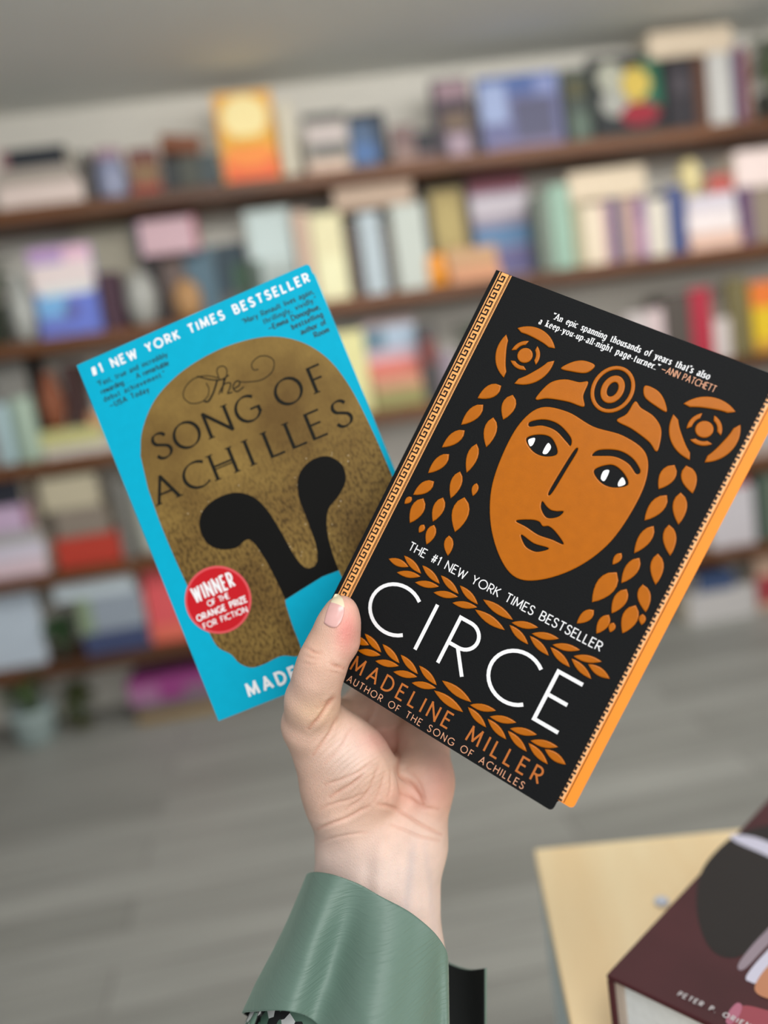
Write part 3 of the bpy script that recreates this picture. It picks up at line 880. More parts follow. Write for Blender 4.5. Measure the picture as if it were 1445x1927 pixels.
# ------------------------------------------------------------------ the two held paperbacks
def pose(R, t):
    """camera-space pose of a cover: local x along the cover, y up the cover, z out of the cover, origin at its lower left"""
    R = np.array(R)
    A = np.c_[R[:, 0], -R[:, 1], -R[:, 2]]
    u, _, vt = np.linalg.svd(A); A = u @ vt
    m = np.eye(4); m[:3, :3] = M @ A; m[:3, 3] = cam2world(t)
    return Matrix(m.tolist())


def rounded(w, h, r, x0=0.0, y0=0.0, n=5, corners=(1, 1, 1, 1)):
    o = []
    for (cx, cy, a0, f) in ((x0 + w - r, y0 + r, -90, corners[0]), (x0 + w - r, y0 + h - r, 0, corners[1]), (x0 + r, y0 + h - r, 90, corners[2]), (x0 + r, y0 + r, 180, corners[3])):
        if f:
            o += [(cx + r * math.cos(math.radians(a0 + 90 * k / n)), cy + r * math.sin(math.radians(a0 + 90 * k / n))) for k in range(n + 1)]
        else:
            o.append((cx + r * (1 if a0 in (-90, 0) else -1), cy + r * (1 if a0 in (0, 90) else -1)))
    return o


def slab(mb, outline, z0, z1, k=0):
    n = len(outline)
    mb.add([(x, y, z) for z in (z0, z1) for x, y in outline],
           [tuple(range(n))[::-1], tuple(range(n, 2 * n))] + [(i, (i + 1) % n, n + (i + 1) % n, n + i) for i in range(n)], k)


def cover_wrap(name, W, H, T, m, parent, r=.002):
    """front board, spine and back board of a paperback as one folded sheet"""
    b = MB(); t = .0004
    slab(b, rounded(W, H, r, corners=(1, 1, 0, 0)), -t, 0)
    slab(b, rounded(W, H, r, corners=(1, 1, 0, 0)), -T, -T + t)
    b.box(0, t, 0, H, -T + t, -t)
    return b.build(name, m, parent)


black_card = mat('matte_black_card', (13, 15, 17), .66, spec=.18, noise=.10, nscale=900, bump=.12, bscale=1500)
copper = mat('copper_foil', (182, 100, 2), .33, spec=.30, noise=.05, nscale=220, bump=.06, bscale=2500)
copper_ink = mat('copper_ink', (190, 106, 36), .5)
pale_copper = mat('pale_copper_ink', (226, 164, 128), .5)
apricot = mat('apricot_ink', (255, 176, 100), .5)
white_ink = mat('white_ink', (240, 241, 243), .5)
eye_white = white_ink
orange_card = mat('orange_page', (255, 150, 40), .6, noise=.03, nscale=60)

BKW, BKH, BKT = .135, .208, .018
H1 = BKH * 1000
blk = thing('paperback', 'black paperback with a copper face on its cover, held in front by the thumb', 'book')
blk.matrix_world = pose([[0.8294, -0.4482, 0.3335], [0.4318, 0.8931, 0.1263], [-0.3545, 0.0393, 0.9342]], (-39.74, 70.37, 413.17))
cov = cover_wrap('cover', BKW, BKH, BKT, black_card, blk)
b = MB()
slab(b, rounded(.1365, .198, .002, .002, .0055, corners=(1, 1, 0, 0)), -BKT + .0006, -.0030)
b.build('page_block', page_m, blk)
b = MB()
slab(b, rounded(.1405, .2005, .002, .0015, .0050, corners=(1, 1, 0, 0)), -.0026, -.0022)
sheet = b.build('orange_page', orange_card, blk)
sheet['label'] = 'orange page showing beyond the edge of the black cover'


def meander(mb, x0, x1, y0, y1, period, w, z, H, flip=False, k=0):
    n = int(round((y1 - y0) / period)); p = (y1 - y0) / n
    for i in range(n):
        ya = y0 + i * p
        pts = [(0, .93), (.72, .93), (.72, .36), (.30, .36), (.30, .62)]
        P = []
        for u, v in pts:
            x = x0 + (x1 - x0) * ((1 - u) if flip else u)
            P.append((x * .001, (H - (ya + v * p)) * .001))
        ribbon(mb, P, w * .001, z=z, k=k)


# border strip beside the spine
b = MB()
for xa, xb in ((2.1, 2.55), (3.25, 7.1), (8.05, 8.5)):
    b.add([(xa * .001, .0002, .0001), (xb * .001, .0002, .0001), (xb * .001, BKH - .0002, .0001), (xa * .001, BKH - .0002, .0001)], [(0, 1, 2, 3)], 0)
b.add([(.00755, .0002, .0001), (.00772, .0002, .0001), (.00772, BKH - .0002, .0001), (.00755, BKH - .0002, .0001)], [(0, 1, 2, 3)], 0)
meander(b, 3.25, 6.7, .4, H1 - .4, 4.32, .72, .0002, H1, k=1)
b.build('key_border', [apricot, black_card], cov)
# border on the orange page, at its outer side
b = MB()
b.add([(.1335, .0055, -.0021), (.13685, .0055, -.0021), (.13685, .205, -.0021), (.1335, .205, -.0021)], [(0, 1, 2, 3)], 0)
meander(b, 133.2, 136.5, H1 - 205, H1 - 5.5, 4.32, .9, -.0020, H1, flip=True, k=1)
b.add([(.13735, .0055, -.0020), (.1376, .0055, -.0020), (.1376, .205, -.0020), (.13735, .205, -.0020)], [(0, 1, 2, 3)], 1)
b.build('key_border', [mat('pale_apricot_ink', (255, 190, 130), .5), mat('dark_brown_ink', (40, 22, 16), .5)], sheet)

# lettering
b = MB()
NIBQ = (.24, 25)
text(b, '(An epic spanning thousands of years that\'s also', 35.6, 12.0, 3.0, .50, H1, x1=110.4, nib=NIBQ, serif=.34, xs=.80)
text(b, 'a keep-you-up-all-night page-turner.)', 30.9, 16.4, 3.0, .50, H1, x1=89.2, nib=NIBQ, serif=.34, xs=.80)
b.build('quote', white_ink, cov)
b = MB(); text(b, '_ANN PATCHETT', 90.8, 16.2, 2.9, .32, H1, x1=115.0, xs=.74)
b.build('quote_credit', pale_copper, cov)
b = MB(); text(b, 'THE #1 NEW YORK TIMES BESTSELLER', 23.6, 137.6, 4.0, .50, H1, x1=122.0)
b.build('headline', white_ink, cov)
b = MB()
tw = 1.75
for c, x, xs in (('C', 18.4, 1.12), ('I', 48.6, 1), ('R', 61.0, .98), ('C', 83.0, 1.06), ('E', 110.6, 1.0)):
    text(b, c, x, 177.2, 23.4, tw, H1, xs=xs)
b.build('title', white_ink, cov)
b = MB(); text(b, 'MADELINE MILLER', 24.8, 201.0, 6.9, .92, H1, x1=124.4, xs=.94)
b.build('byline', copper_ink, cov)
b = MB(); text(b, 'AUTHOR OF THE SONG OF ACHILLES', 25.8, 206.6, 3.1, .36, H1, x1=119.8)
b.build('tagline', pale_copper, cov)

# raised copper artwork: a plain classical face with roses and laurel
CXF = 75.5
face = cl([(75.5, 50), (62, 48.5), (50, 51.5), (44.5, 62), (43.8, 78), (46.5, 95), (54, 110), (65, 121.5), (75.5, 126), (86, 121.5), (97, 110), (104.5, 95), (107.2, 78), (106.5, 62), (101, 51.5), (89, 48.5)])
eye = cl([(50.5, 67.2), (55, 63.2), (61, 62.4), (66.4, 67.6), (61.5, 71.2), (55.5, 71)])
brow = cl([(48.6, 59.5), (54, 56), (61, 55.4), (68.5, 58.6), (70.2, 62), (67.6, 61.0), (61, 58.4), (54.4, 58.8), (49.4, 61.5)])
nose_line = cl([(72.6, 63.2), (74.0, 62.8), (73.4, 72), (72.4, 84.6), (71.0, 85.2), (71.4, 76)])
nose = cl([(70.2, 90), (73, 91.2), (75.5, 91.8), (78, 91.2), (80.8, 90), (79.6, 93.2), (75.5, 95.6), (71.4, 93.2)])
lips = cl([(63.6, 103), (69, 99.8), (73, 98.8), (75.5, 99.9), (78, 98.8), (82, 99.8), (87.4, 103), (82, 103.4), (75.5, 104.2), (69, 103.4)])
chinl = cl([(68.6, 107.6), (75.5, 108.6), (82.4, 107.6), (79, 111), (75.5, 111.8), (72, 111)])
loops = [face, eye, mirror(eye, CXF), brow, mirror(brow, CXF), nose_line, nose, lips, chinl]
foil('foil_face', loops, copper, cov, H1)
b = MB()
for sx in (1, -1):
    for pts in ([(51.6, 67.3), (54, 65.3), (54.6, 68.2), (53.6, 69.6)], [(60.4, 65.0), (62.6, 66.2), (62.2, 69.6), (60.2, 69.9)]):
        L = cl(pts)
        if sx < 0:
            L = mirror(L, CXF)
        b.add([(x * .001, (H1 - y) * .001, .0002) for x, y in L][::-1], [tuple(range(len(L)))])
b.build('eye_whites', eye_white, cov)
b = MB()


def circ(cx, cy, rx, ry, a0=0, a1=360, n=36):
    return [(cx + rx * math.cos(math.radians(a0 + (a1 - a0) * k / n)), cy + ry * math.sin(math.radians(a0 + (a1 - a0) * k / n))) for k in range(n if a1 - a0 == 360 else n + 1)]


band = cl([(46.0, 46.8), (48.6, 39.5), (54, 35.5), (60.5, 34.2), (64.2, 32.6), (65, 39), (67.5, 43.6), (60, 44.4), (51, 46.6), (46.5, 49.2)])
upper = cl([(50.0, 31.6), (53.4, 27.0), (58, 24.4), (63.5, 24.6), (61.5, 29.2), (55, 31.2)])
dia = [band, mirror(band, CXF), upper, mirror(upper, CXF), circ(CXF, 31.5, 9.4, 11.0), circ(CXF, 31.5, 7.6, 9.2)[::-1], circ(CXF, 31.5, 5.0, 6.6), circ(CXF, 31.5, 2.2, 3.4)[::-1]]
foil('foil_diadem', dia, copper, cov, H1)


def rose(cx, cy, R, rot):
    out = []
    for k in range(3):
        a0 = rot + 120 * k + 8; a1 = rot + 120 * k + 104
        o_ = circ(cx, cy, R, R, a0, a1, 16)
        i_ = []
        for q in range(17):
            u = q / 16; a = math.radians(a1 + (a0 - a1) * u)
            rr = R * (.86 - .22 * math.sin(math.pi * u) ** .8)
            i_.append((cx + rr * math.cos(a), cy + rr * math.sin(a)))
        out.append([*o_, *i_[1:-1]])
        a0 = rot + 60 + 120 * k + 18; a1 = rot + 60 + 120 * k + 98
        o2 = circ(cx, cy, R * .50, R * .50, a0, a1, 9)
        i2 = circ(cx, cy, R * .36, R * .36, a0 + 12, a1 - 12, 5)[::-1]
        out.append(o2 + i2)
    out.append(circ(cx, cy, R * .26, R * .26, n=20))
    return out


foil('foil_rose', rose(32.0, 32.4, 14.0, 100), copper, cov, H1)
foil('foil_rose', rose(118.4, 32.4, 14.4, 80), copper, cov, H1)


def garland(side):
    """two strands of hanging leaves below a rose; side -1 left, +1 right (mirrored about the face)"""
    L = []
    outer = [(24.5, 54.5, 12.5, 6.4, 128), (22.0, 67.5, 14, 6.0, 112), (19.0, 81.5, 13.5, 5.6, 118), (18.0, 95.0, 13.5, 5.6, 112), (16.8, 108.5, 12, 5.6, 122)]
    inner = [(36.0, 57.5, 12.5, 6.6, 84), (33.6, 71.5, 14.5, 6.2, 76), (31.4, 86.0, 14.5, 5.4, 82), (30.2, 100.5, 13.5, 5.6, 82), (28.0, 114.5, 12.5, 5.6, 86)]
    low = [(38.6, 112.0, 17.0, 8.2, 78), (18.8, 119.5, 13.5, 6.6, 92), (40.5, 127.2, 9.6, 4.6, 66), (30.2, 126.6, 10.0, 4.8, 84), (12.6, 117.0, 4.8, 3.0, 110), (25.0, 126.0, 4.6, 3.0, 96), (39.6, 98.5, 6.4, 3.2, 80)]
    for cx, cy, ln, w, a in outer + inner + low:
        if side < 0:
            L.append(leaf(cx, cy, ln, w, a, blunt=.8))
        else:
            L.append(leaf(131.6 - (cx - 12.6) * .77, cy, ln, w, 180 - a, blunt=.8)[::-1])
    return L


foil('foil_garland', garland(-1), copper, cov, H1)
foil('foil_garland', garland(1), copper, cov, H1)


def sprig(y, x0, x1):
    L = []
    mid = (x0 + x1) / 2
    half = (x1 - x0) / 2
    for sgn in (-1, 1):
        L.append(leaf(mid + sgn * (half - 5.4), y - .1, 10.8, 3.7, sgn * 6))
        for k in range(4):
            xx = mid + sgn * (half - 12.0 - k * 10.2)
            L.append(leaf(xx, y - 2.5, 12.2, 3.3, sgn * -18))
            L.append(leaf(xx - sgn * .4, y + 2.5, 12.0, 3.3, sgn * 18))
    L.append(leaf(mid + .6, y - 2.9, 16.5, 4.0, 6))
    L.append(leaf(mid - .6, y + 2.9, 16.5, 4.0, 6))
    return L


foil('foil_sprig', sprig(145.4, 17.0, 131.0), copper, cov, H1)
foil('foil_sprig', sprig(187.0, 17.0, 131.2), copper, cov, H1)

# ---- the teal paperback behind
TW_, TH_, TT_ = .135, .203, .016
H2 = TH_ * 1000
teal = mat('teal_card', (0, 170, 204), .6, spec=.12, noise=.03, nscale=160, bump=.05, bscale=700)
tl = thing('paperback', 'teal paperback with a bronze helmet and a red round badge on its cover', 'book')
tl.matrix_world = pose([[0.9219, 0.3782, 0.0836], [-0.3796, 0.9252, -0.0], [-0.0773, -0.0317, 0.9965]], (-86.84, 109.73, 446.2))
tcov = cover_wrap('cover', TW_, TH_, TT_, teal, tl)
b = MB(); slab(b, rounded(.1335, .2018, .002, .0006, .0006, corners=(1, 1, 0, 0)), -TT_ + .0005, -.0005)
b.build('page_block', page_m, tl)


def bronze_mat():
    m = bpy.data.materials.new('worn_bronze_print'); m.use_nodes = True
    nt = m.node_tree; p = nt.nodes['Principled BSDF']
    tc = nt.nodes.new('ShaderNodeTexCoord')
    a = nt.nodes.new('ShaderNodeTexNoise'); a.inputs['Scale'].default_value = 26; a.inputs['Detail'].default_value = 5
    mp = nt.nodes.new('ShaderNodeMapping'); mp.inputs['Scale'].default_value = (1.0, .55, 1)
    c = nt.nodes.new('ShaderNodeTexNoise'); c.inputs['Scale'].default_value = 620; c.inputs['Detail'].default_value = 3
    r1 = nt.nodes.new('ShaderNodeValToRGB')
    e = r1.color_ramp.elements
    e[0].position = .32; e[0].color = (*lin((102, 77, 36)), 1); e[1].position = .72; e[1].color = (*lin((144, 117, 60)), 1)
    r2 = nt.nodes.new('ShaderNodeValToRGB')
    e = r2.color_ramp.elements
    e[0].position = .34; e[0].color = (.30, .27, .24, 1); e[1].position = .56; e[1].color = (1, 1, 1, 1)
    # the speckle is coarse on the lower, corroded half of the helmet
    sx = nt.nodes.new('ShaderNodeSeparateXYZ')
    mr = nt.nodes.new('ShaderNodeMapRange'); mr.inputs['From Min'].default_value = .128; mr.inputs['From Max'].default_value = .092
    mr.inputs['To Min'].default_value = .10; mr.inputs['To Max'].default_value = .85
    mx = nt.nodes.new('ShaderNodeMix'); mx.data_type = 'RGBA'; mx.blend_type = 'MULTIPLY'
    nt.links.new(tc.outputs['Object'], a.inputs['Vector']); nt.links.new(tc.outputs['Object'], mp.inputs['Vector'])
    nt.links.new(mp.outputs['Vector'], c.inputs['Vector']); nt.links.new(tc.outputs['Object'], sx.inputs['Vector'])
    nt.links.new(sx.outputs['Y'], mr.inputs['Value']); nt.links.new(a.outputs['Fac'], r1.inputs['Fac']); nt.links.new(c.outputs['Fac'], r2.inputs['Fac'])
    nt.links.new(mr.outputs['Result'], mx.inputs['Factor']); nt.links.new(r1.outputs['Color'], mx.inputs['A']); nt.links.new(r2.outputs['Color'], mx.inputs['B'])
    nt.links.new(mx.outputs['Result'], p.inputs['Base Color'])
    p.inputs['Roughness'].default_value = .55
    p.inputs['Specular IOR Level'].default_value = .2
    return m


def flat_print(name, loops, m, parent, H, z):
    cu = bpy.data.curves.new(name, 'CURVE'); cu.dimensions = '2D'; cu.fill_mode = 'FRONT'
    for L in loops:
        s = cu.splines.new('POLY'); s.points.add(len(L) - 1)
        for p, q in zip(s.points, L):
            p.co = (q[0] * .001, (H - q[1]) * .001, 0, 1)
        s.use_cyclic_u = True
    tmp = bpy.data.objects.new(name, cu); COL.objects.link(tmp)
    bpy.context.view_layer.update()
    me = bpy.data.meshes.new_from_object(tmp.evaluated_get(bpy.context.evaluated_depsgraph_get()))
    bpy.data.objects.remove(tmp); bpy.data.curves.remove(cu)
    me.materials.clear(); me.materials.append(m)
    o = link(name, me, parent); o.location = (0, 0, z)
    return o


helm = catmull([(14.0, 58), (20, 46), (32, 34), (48, 26.6), (66, 23.2), (84, 23.2), (102, 27.2), (116, 36.4), (125.5, 50), (130.5, 68), (132.6, 92), (133.2, 120), (133.2, 150), (132, 172), (128, 184), (112, 187)], 6)
helm = [tuple(p) for p in helm] + [(92, 187.5), (91, 178), (89.5, 163), (89, 153.6)] + [tuple(p) for p in catmull([(80, 153.4), (68, 155.4), (57, 157.4)], 4)]
helm += [tuple(p) for p in catmull([(56.4, 160), (55.6, 170), (54.2, 186.4), (44, 183.6), (34, 184.2), (27, 183.4), (22, 179), (19.5, 173), (14.5, 167), (13.0, 158), (12.0, 140), (10.8, 118), (10.4, 96), (11.2, 76)], 6)]
flat_print('helmet_print', [helm], bronze_mat(), tcov, H2, .00008)
opening = catmull([(57.2, 157.2), (56.6, 146), (55.0, 132), (51.4, 121), (43, 122.4), (34.6, 119.6), (29.6, 113.6), (29.4, 104.6), (34, 97.8), (43, 94.6), (53.6, 95.4), (61.6, 101), (66, 110), (68.6, 124), (70.4, 138), (73.6, 146), (79.4, 146), (82.8, 138), (83.6, 124), (84.2, 110), (88.4, 100), (97, 95.4), (106, 96.6), (111.4, 103.6), (110, 112), (103.4, 118), (96, 122.4), (91.6, 131), (89.6, 142), (89.0, 153.5)], 6)
opening = [tuple(p) for p in opening] + [(80, 153.3), (68, 155.3)]
flat_print('helmet_opening', [opening], mat('warm_black_ink', (13, 13, 12), .6, spec=.12), tcov, H2, .00016)
b = MB()
rg = np.random.default_rng(4)
for k in range(46):
    a = rg.uniform(0, 1)
    q = opening[int(a * (len(opening) - 6))]
    x, y = q[0] + rg.normal(0, 3.4), q[1] + rg.normal(0, 3.4) - 1
    L = circ(x, y, rg.uniform(.2, .42), rg.uniform(.2, .42), n=8)
    from_in = False
    b.add([(px * .001, (H2 - py) * .001, .00012) for px, py in L][::-1], [tuple(range(8))])
b.build('pale_specks', mat('pale_speck_print', (186, 166, 128), .5), tcov)
b = MB(); text(b, '#1 NEW YORK TIMES BESTSELLER', 6.4, 8.9, 4.5, 1.05, H2, x1=132.0, z=.00015)
b.build('headline', white_ink, tcov)
b = MB(); text(b, 'MADELINE MILLER', 20.6, 197.2, 6.2, 1.5, H2, x1=114, z=.00015)
b.build('byline', white_ink, tcov)
dark_ink = mat('dark_green_ink', (10, 62, 72), .5)
b = MB(); nq = (.3, 25)
for k, s in enumerate(("(Fast, true and incredibly", "rewarding . . . A remarkable", "debut achievement.)", "_USA Today")):
    x1 = (47.6, 46.6, 42.6, 31.4)[k]
    text(b, s, (7.0, 7.0, 7.0, 8.6)[k], 15.2 + 4.4 * k, 2.7, .5 if k < 3 else .62, H2, x1=x1, nib=nq, z=.00015)
b.build('quote', dark_ink, tcov)
b = MB()
for k, s in enumerate(("(Mary Renault lives again,", "thrillingly, vividly.)", "_Emma Donoghue,", "bestselling", "author of", "Room")):
    tw_ = text_width(s, 2.7, .22)
    x0 = (91.4, 101.5, 102.6, 114.2, 117.6, 123.6)[k]
    text(b, s, x0, 15.6 + 4.3 * k, 2.7, .5 if k < 2 else .64, H2, x1=131.6, nib=nq, z=.00015)
b.build('quote', dark_ink, tcov)
title_ink = mat('title_brown_ink', (26, 26, 20), .6, spec=.12)
b = MB()
NT = (.7, 18)
for c, x, xs, base_, cap in (('S', 22.6, 1.2, 64.2, 13.4), ('O', 34.4, 1.05, 64.2, 13.4), ('N', 53.2, 1.32, 64.2, 13.4), ('G', 70.2, .98, 64.2, 13.4), ('O', 93.0, 1.06, 64.0, 13.4), ('F', 113.6, 1.0, 64.0, 13.4),
                            ('A', 13.6, 1.16, 85.8, 13.6), ('C', 31.2, 1.12, 85.8, 13.6), ('H', 48.0, 1.24, 85.8, 13.6), ('I', 68.4, 1, 85.8, 13.6), ('L', 79.2, 1.2, 85.8, 13.6), ('L', 91.6, 1.2, 85.8, 13.6), ('E', 103.2, 1.1, 85.8, 13.6), ('S', 117.2, 1.16, 85.8, 13.6)):
    text(b, c, x, base_, cap, 1.9, H2, nib=NT, serif=.28, xs=xs, z=.00017)
ribbon(b, [(.048, (H2 - 80.2) * .001), (.059, (H2 - 80.2) * .001)], .0007, z=.00017)
b.build('title', title_ink, tcov)
b = MB()
for pts, w in (([(69.0, 37.0), (64.9, 33.9), (60.4, 32.0), (55.2, 31.8), (50.0, 34.1), (47.3, 38.2), (49.4, 42.7), (54.6, 44.5), (59.2, 43.2), (61.5, 39.6), (61.3, 36.3)], .5),
               ([(58.2, 31.1), (64.2, 35.6), (69.3, 37.8), (74.1, 37.2)], .7),
               ([(67.6, 37.0), (63.1, 42.3), (58.8, 45.6), (56.6, 44.7)], 1.0),
               ([(65.2, 44.5), (71.8, 38.2), (74.1, 34.0), (72.6, 31.4), (69.4, 32.0), (68.4, 36.7)], .55),
               ([(71.0, 38.0), (67.0, 44.5)], .8),
               ([(66.0, 43.5), (70.1, 40.7), (73.1, 41.3), (72.2, 43.5), (69.9, 45.8), (72.4, 46.2)], .7),
               ([(73.9, 44.9), (77.1, 44.3), (77.9, 42.3), (75.9, 41.9), (73.6, 44.1), (74.7, 46.9), (79.0, 46.1)], .7),
               ([(78.3, 42.9), (82.8, 44.8), (89.4, 46.3), (95.9, 44.6), (98.8, 40.0), (96.8, 36.2), (92.2, 34.6), (87.5, 36.5), (87.2, 39.8), (89.7, 40.6)], .5)):
    ribbon(b, [(x * .001, (H2 - y) * .001) for x, y in catmull(pts, 7)], w * .001, z=.00017)
b.build('script_word', title_ink, tcov)
b = MB()
L = circ(24.0, 144.0, 17.8, 17.8, n=64)
b.add([(x * .001, (H2 - y) * .001, .0002) for x, y in L][::-1], [tuple(range(64))], 1)
L = circ(24.0, 144.0, 16.6, 16.6, n=64)
b.add([(x * .001, (H2 - y) * .001, .00026) for x, y in L][::-1], [tuple(range(64))], 0)
badge = b.build('badge', [mat('badge_red', (196, 26, 36), .5, spec=.15), mat('badge_rim', (220, 86, 92), .5, spec=.15)], tcov)
badge_t = MB()
text(badge_t, 'WINNER', 12.6, 140.6, 7.4, 1.2, H2, x1=35.2, xs=.52, z=.00032)
text(badge_t, 'OF THE', 18.0, 145.4, 2.8, .5, H2, x1=30.2, z=.00032)
text(badge_t, 'ORANGE PRIZE', 9.8, 150.6, 3.1, .68, H2, x1=38.2, xs=.9, z=.00032)
text(badge_t, 'FOR FICTION', 11.6, 155.6, 2.9, .5, H2, x1=36.4, z=.00032)
badge_t.build('badge_lettering', white_ink, tcov)


# ------------------------------------------------------------------ the hand (camera-space millimetres -> world)
def HP(px, py, d):
    return np.array([(px - CX) / F_PX * d, (py - CY) / F_PX * d, d])


VOX = 1.0
LO = np.array([-72.0, 12.0, 350.0]); HI = np.array([66.0, 262.0, 500.0])
DIM = np.ceil((HI - LO) / VOX).astype(int) + 1


class SDF:
    def __init__(self):
        self.F = np.full(DIM, 60.0, dtype=np.float32)

    def cone(self, a, ra, b, rb, k=6.0):
        a, b = np.asarray(a), np.asarray(b)
        pad = max(ra, rb) + k + 7
        lo = np.maximum(np.floor((np.minimum(a, b) - pad - LO) / VOX).astype(int), 0)
        hi = np.minimum(np.ceil((np.maximum(a, b) + pad - LO) / VOX).astype(int) + 1, DIM)
        if np.any(hi <= lo):
            return self
        ax = [LO[i] + VOX * np.arange(lo[i], hi[i]) for i in range(3)]
        X, Y, Z = np.meshgrid(*ax, indexing='ij')
        d = b - a; L2 = d @ d + 1e-9
        t = np.clip(((X - a[0]) * d[0] + (Y - a[1]) * d[1] + (Z - a[2]) * d[2]) / L2, 0, 1)
        D = np.sqrt((X - a[0] - t * d[0]) ** 2 + (Y - a[1] - t * d[1]) ** 2 + (Z - a[2] - t * d[2]) ** 2) - (ra + (rb - ra) * t)
        S = tuple(slice(lo[i], hi[i]) for i in range(3))
        f = self.F[S]
        h = np.clip(0.5 + 0.5 * (f - D) / k, 0, 1)
        self.F[S] = f * (1 - h) + D * h - k * h * (1 - h)
        return self

    def merge(self, o, k):
        f, D = self.F, o.F
        h = np.clip(0.5 + 0.5 * (f - D) / k, 0, 1)
        self.F = f * (1 - h) + D * h - k * h * (1 - h)

    def chain(self, pts, k=4.0):
        for (a, ra), (b, rb) in zip(pts[:-1], pts[1:]):
            self.cone(a, ra, b, rb, k)
        return self


def surface_nets(F):
    s = F < 0
    c = np.zeros(np.array(F.shape) - 1, dtype=np.int8)
    corners = [(i, j, k) for i in (0, 1) for j in (0, 1) for k in (0, 1)]
    n0, n1, n2 = c.shape
    for i, j, k in corners:
        c += s[i:i + n0, j:j + n1, k:k + n2]
    act = np.argwhere((c > 0) & (c < 8))
    idx = -np.ones(c.shape, dtype=np.int64); idx[tuple(act.T)] = np.arange(len(act))
    P = np.zeros((len(act), 3)); N = np.zeros(len(act))
    for a in corners:
        for ax in range(3):
            if a[ax] == 0:
                b = list(a); b[ax] = 1
                fa = F[act[:, 0] + a[0], act[:, 1] + a[1], act[:, 2] + a[2]]
                fb = F[act[:, 0] + b[0], act[:, 1] + b[1], act[:, 2] + b[2]]
                m = (fa < 0) != (fb < 0)
                t = np.where(m, fa / np.where(m, fa - fb, 1), 0)
                q = np.array(a, float)[None, :].repeat(len(act), 0); q[:, ax] = t
                P[m] += q[m]; N[m] += 1
    V = LO + VOX * (act + P / N[:, None])
    faces = []
    for ax in range(3):
        u, w = (ax + 1) % 3, (ax + 2) % 3
        sl0 = [slice(None)] * 3; sl1 = [slice(None)] * 3
        sl0[ax] = slice(0, -1); sl1[ax] = slice(1, None)
        A, B = s[tuple(sl0)], s[tuple(sl1)]
        for flip, msk in ((False, A & ~B), (True, ~A & B)):
            e = np.argwhere(msk)
            e = e[(e[:, u] > 0) & (e[:, w] > 0)]
            du = np.zeros(3, int); du[u] = 1; dw = np.zeros(3, int); dw[w] = 1
            q = []
            for off in (0 * du, -du, -du - dw, -dw):
                p = e + off
                q.append(p)
            ok = np.all([np.all((p >= 0) & (p < np.array(c.shape)), axis=1) for p in q], axis=0)
            Q = np.stack([idx[tuple(p[ok].T)] for p in q], axis=1)
            Q = Q[np.all(Q >= 0, axis=1)]
            faces.append(Q[:, ::-1] if flip else Q)
    return V, np.concatenate(faces)


body = SDF()
# forearm: two bones' worth of volume, running from the wrist down towards the viewer
for xa, xb, ra, rb in ((676, 640, 20.5, 25), (754, 742, 20.5, 25)):
    body.cone(HP(xa, 1600, 438), ra, HP(xb, 1830, 424), rb - 2, 14)
    body.cone(HP(xb, 1830, 424), rb - 2, HP(xb - 30, 2160, 396), rb, 14)
body.cone(HP(716, 1600, 436), 20, HP(690, 1900, 416), 22, 14)
# palm and its heel
body.cone(HP(706, 1560, 436), 19, HP(716, 1425, 462), 11, 11)
body.cone(HP(780, 1585, 434), 16, HP(792, 1470, 440), 15.5, 10)
body.cone(HP(792, 1470, 440), 15.5, HP(798, 1390, 456), 12, 9)
body.cone(HP(664, 1570, 434), 17, HP(638, 1480, 428), 17.0, 12)
# ball of the thumb
body.cone(HP(644, 1500, 426), 18.0, HP(588, 1364, 414), 14.0, 9)
body.cone(HP(640, 1400, 420), 15, HP(700, 1468, 424), 16.0, 9)
body.cone(HP(602, 1372, 414), 12.5, HP(668, 1425, 418), 15.5, 8)
# metacarpals running back behind the books
body.cone(HP(714, 1425, 466), 11, HP(702, 1272, 488), 9.5, 7)
body.cone(HP(738, 1435, 467), 11, HP(752, 1250, 488), 9.5, 8)
body.cone(HP(770, 1435, 463), 11, HP(800, 1270, 487), 9.0, 8)
body.cone(HP(798, 1390, 456), 12, HP(830, 1310, 478), 8.6, 8)
# web between thumb and index
body.cone(HP(600, 1350, 420), 8.0, HP(664, 1336, 462), 7.0, 8)
body.cone(HP(664, 1336, 462), 7.0, HP(700, 1276, 482), 8, 7)
# thumb
th = SDF()
th.chain([(HP(584, 1362, 410), 13.4), (HP(588, 1318, 402), 12.2), (HP(598, 1275, 395.5), 10.7), (HP(609, 1242, 393.5), 10.5), (HP(626, 1206, 394.5), 9.9), (HP(637, 1172, 393), 8.7), (HP(643, 1150, 392.5), 7.2)], 5)
th.cone(HP(646, 1206, 395), 7.0, HP(650, 1172, 394), 5.2, 5)
body.merge(th, 4.5)
# four fingers curled up behind the books
for pts in ([(702, 1262, 480, 9.5), (698, 1150, 470, 8.4), (704, 1085, 465, 7.8), (712, 1035, 461.5, 6.6)],
            [(752, 1240, 484, 9.5), (764, 1118, 470, 8.5), (774, 1050, 463.5, 7.9), (782, 1000, 460, 6.6)],
            [(800, 1262, 484, 9.0), (826, 1150, 468, 8.0), (834, 1092, 461, 7.4), (838, 1050, 457, 6.3)],
            [(836, 1310, 476, 8.6), (886, 1225, 468, 7.0), (908, 1178, 456, 6.5), (916, 1148, 444, 5.6)]):
    fs = SDF().chain([(HP(a, b_, c), r) for a, b_, c, r in pts], 3)
    body.merge(fs, 3.0)
V, Q = surface_nets(body.F)
V = np.ascontiguousarray(V)


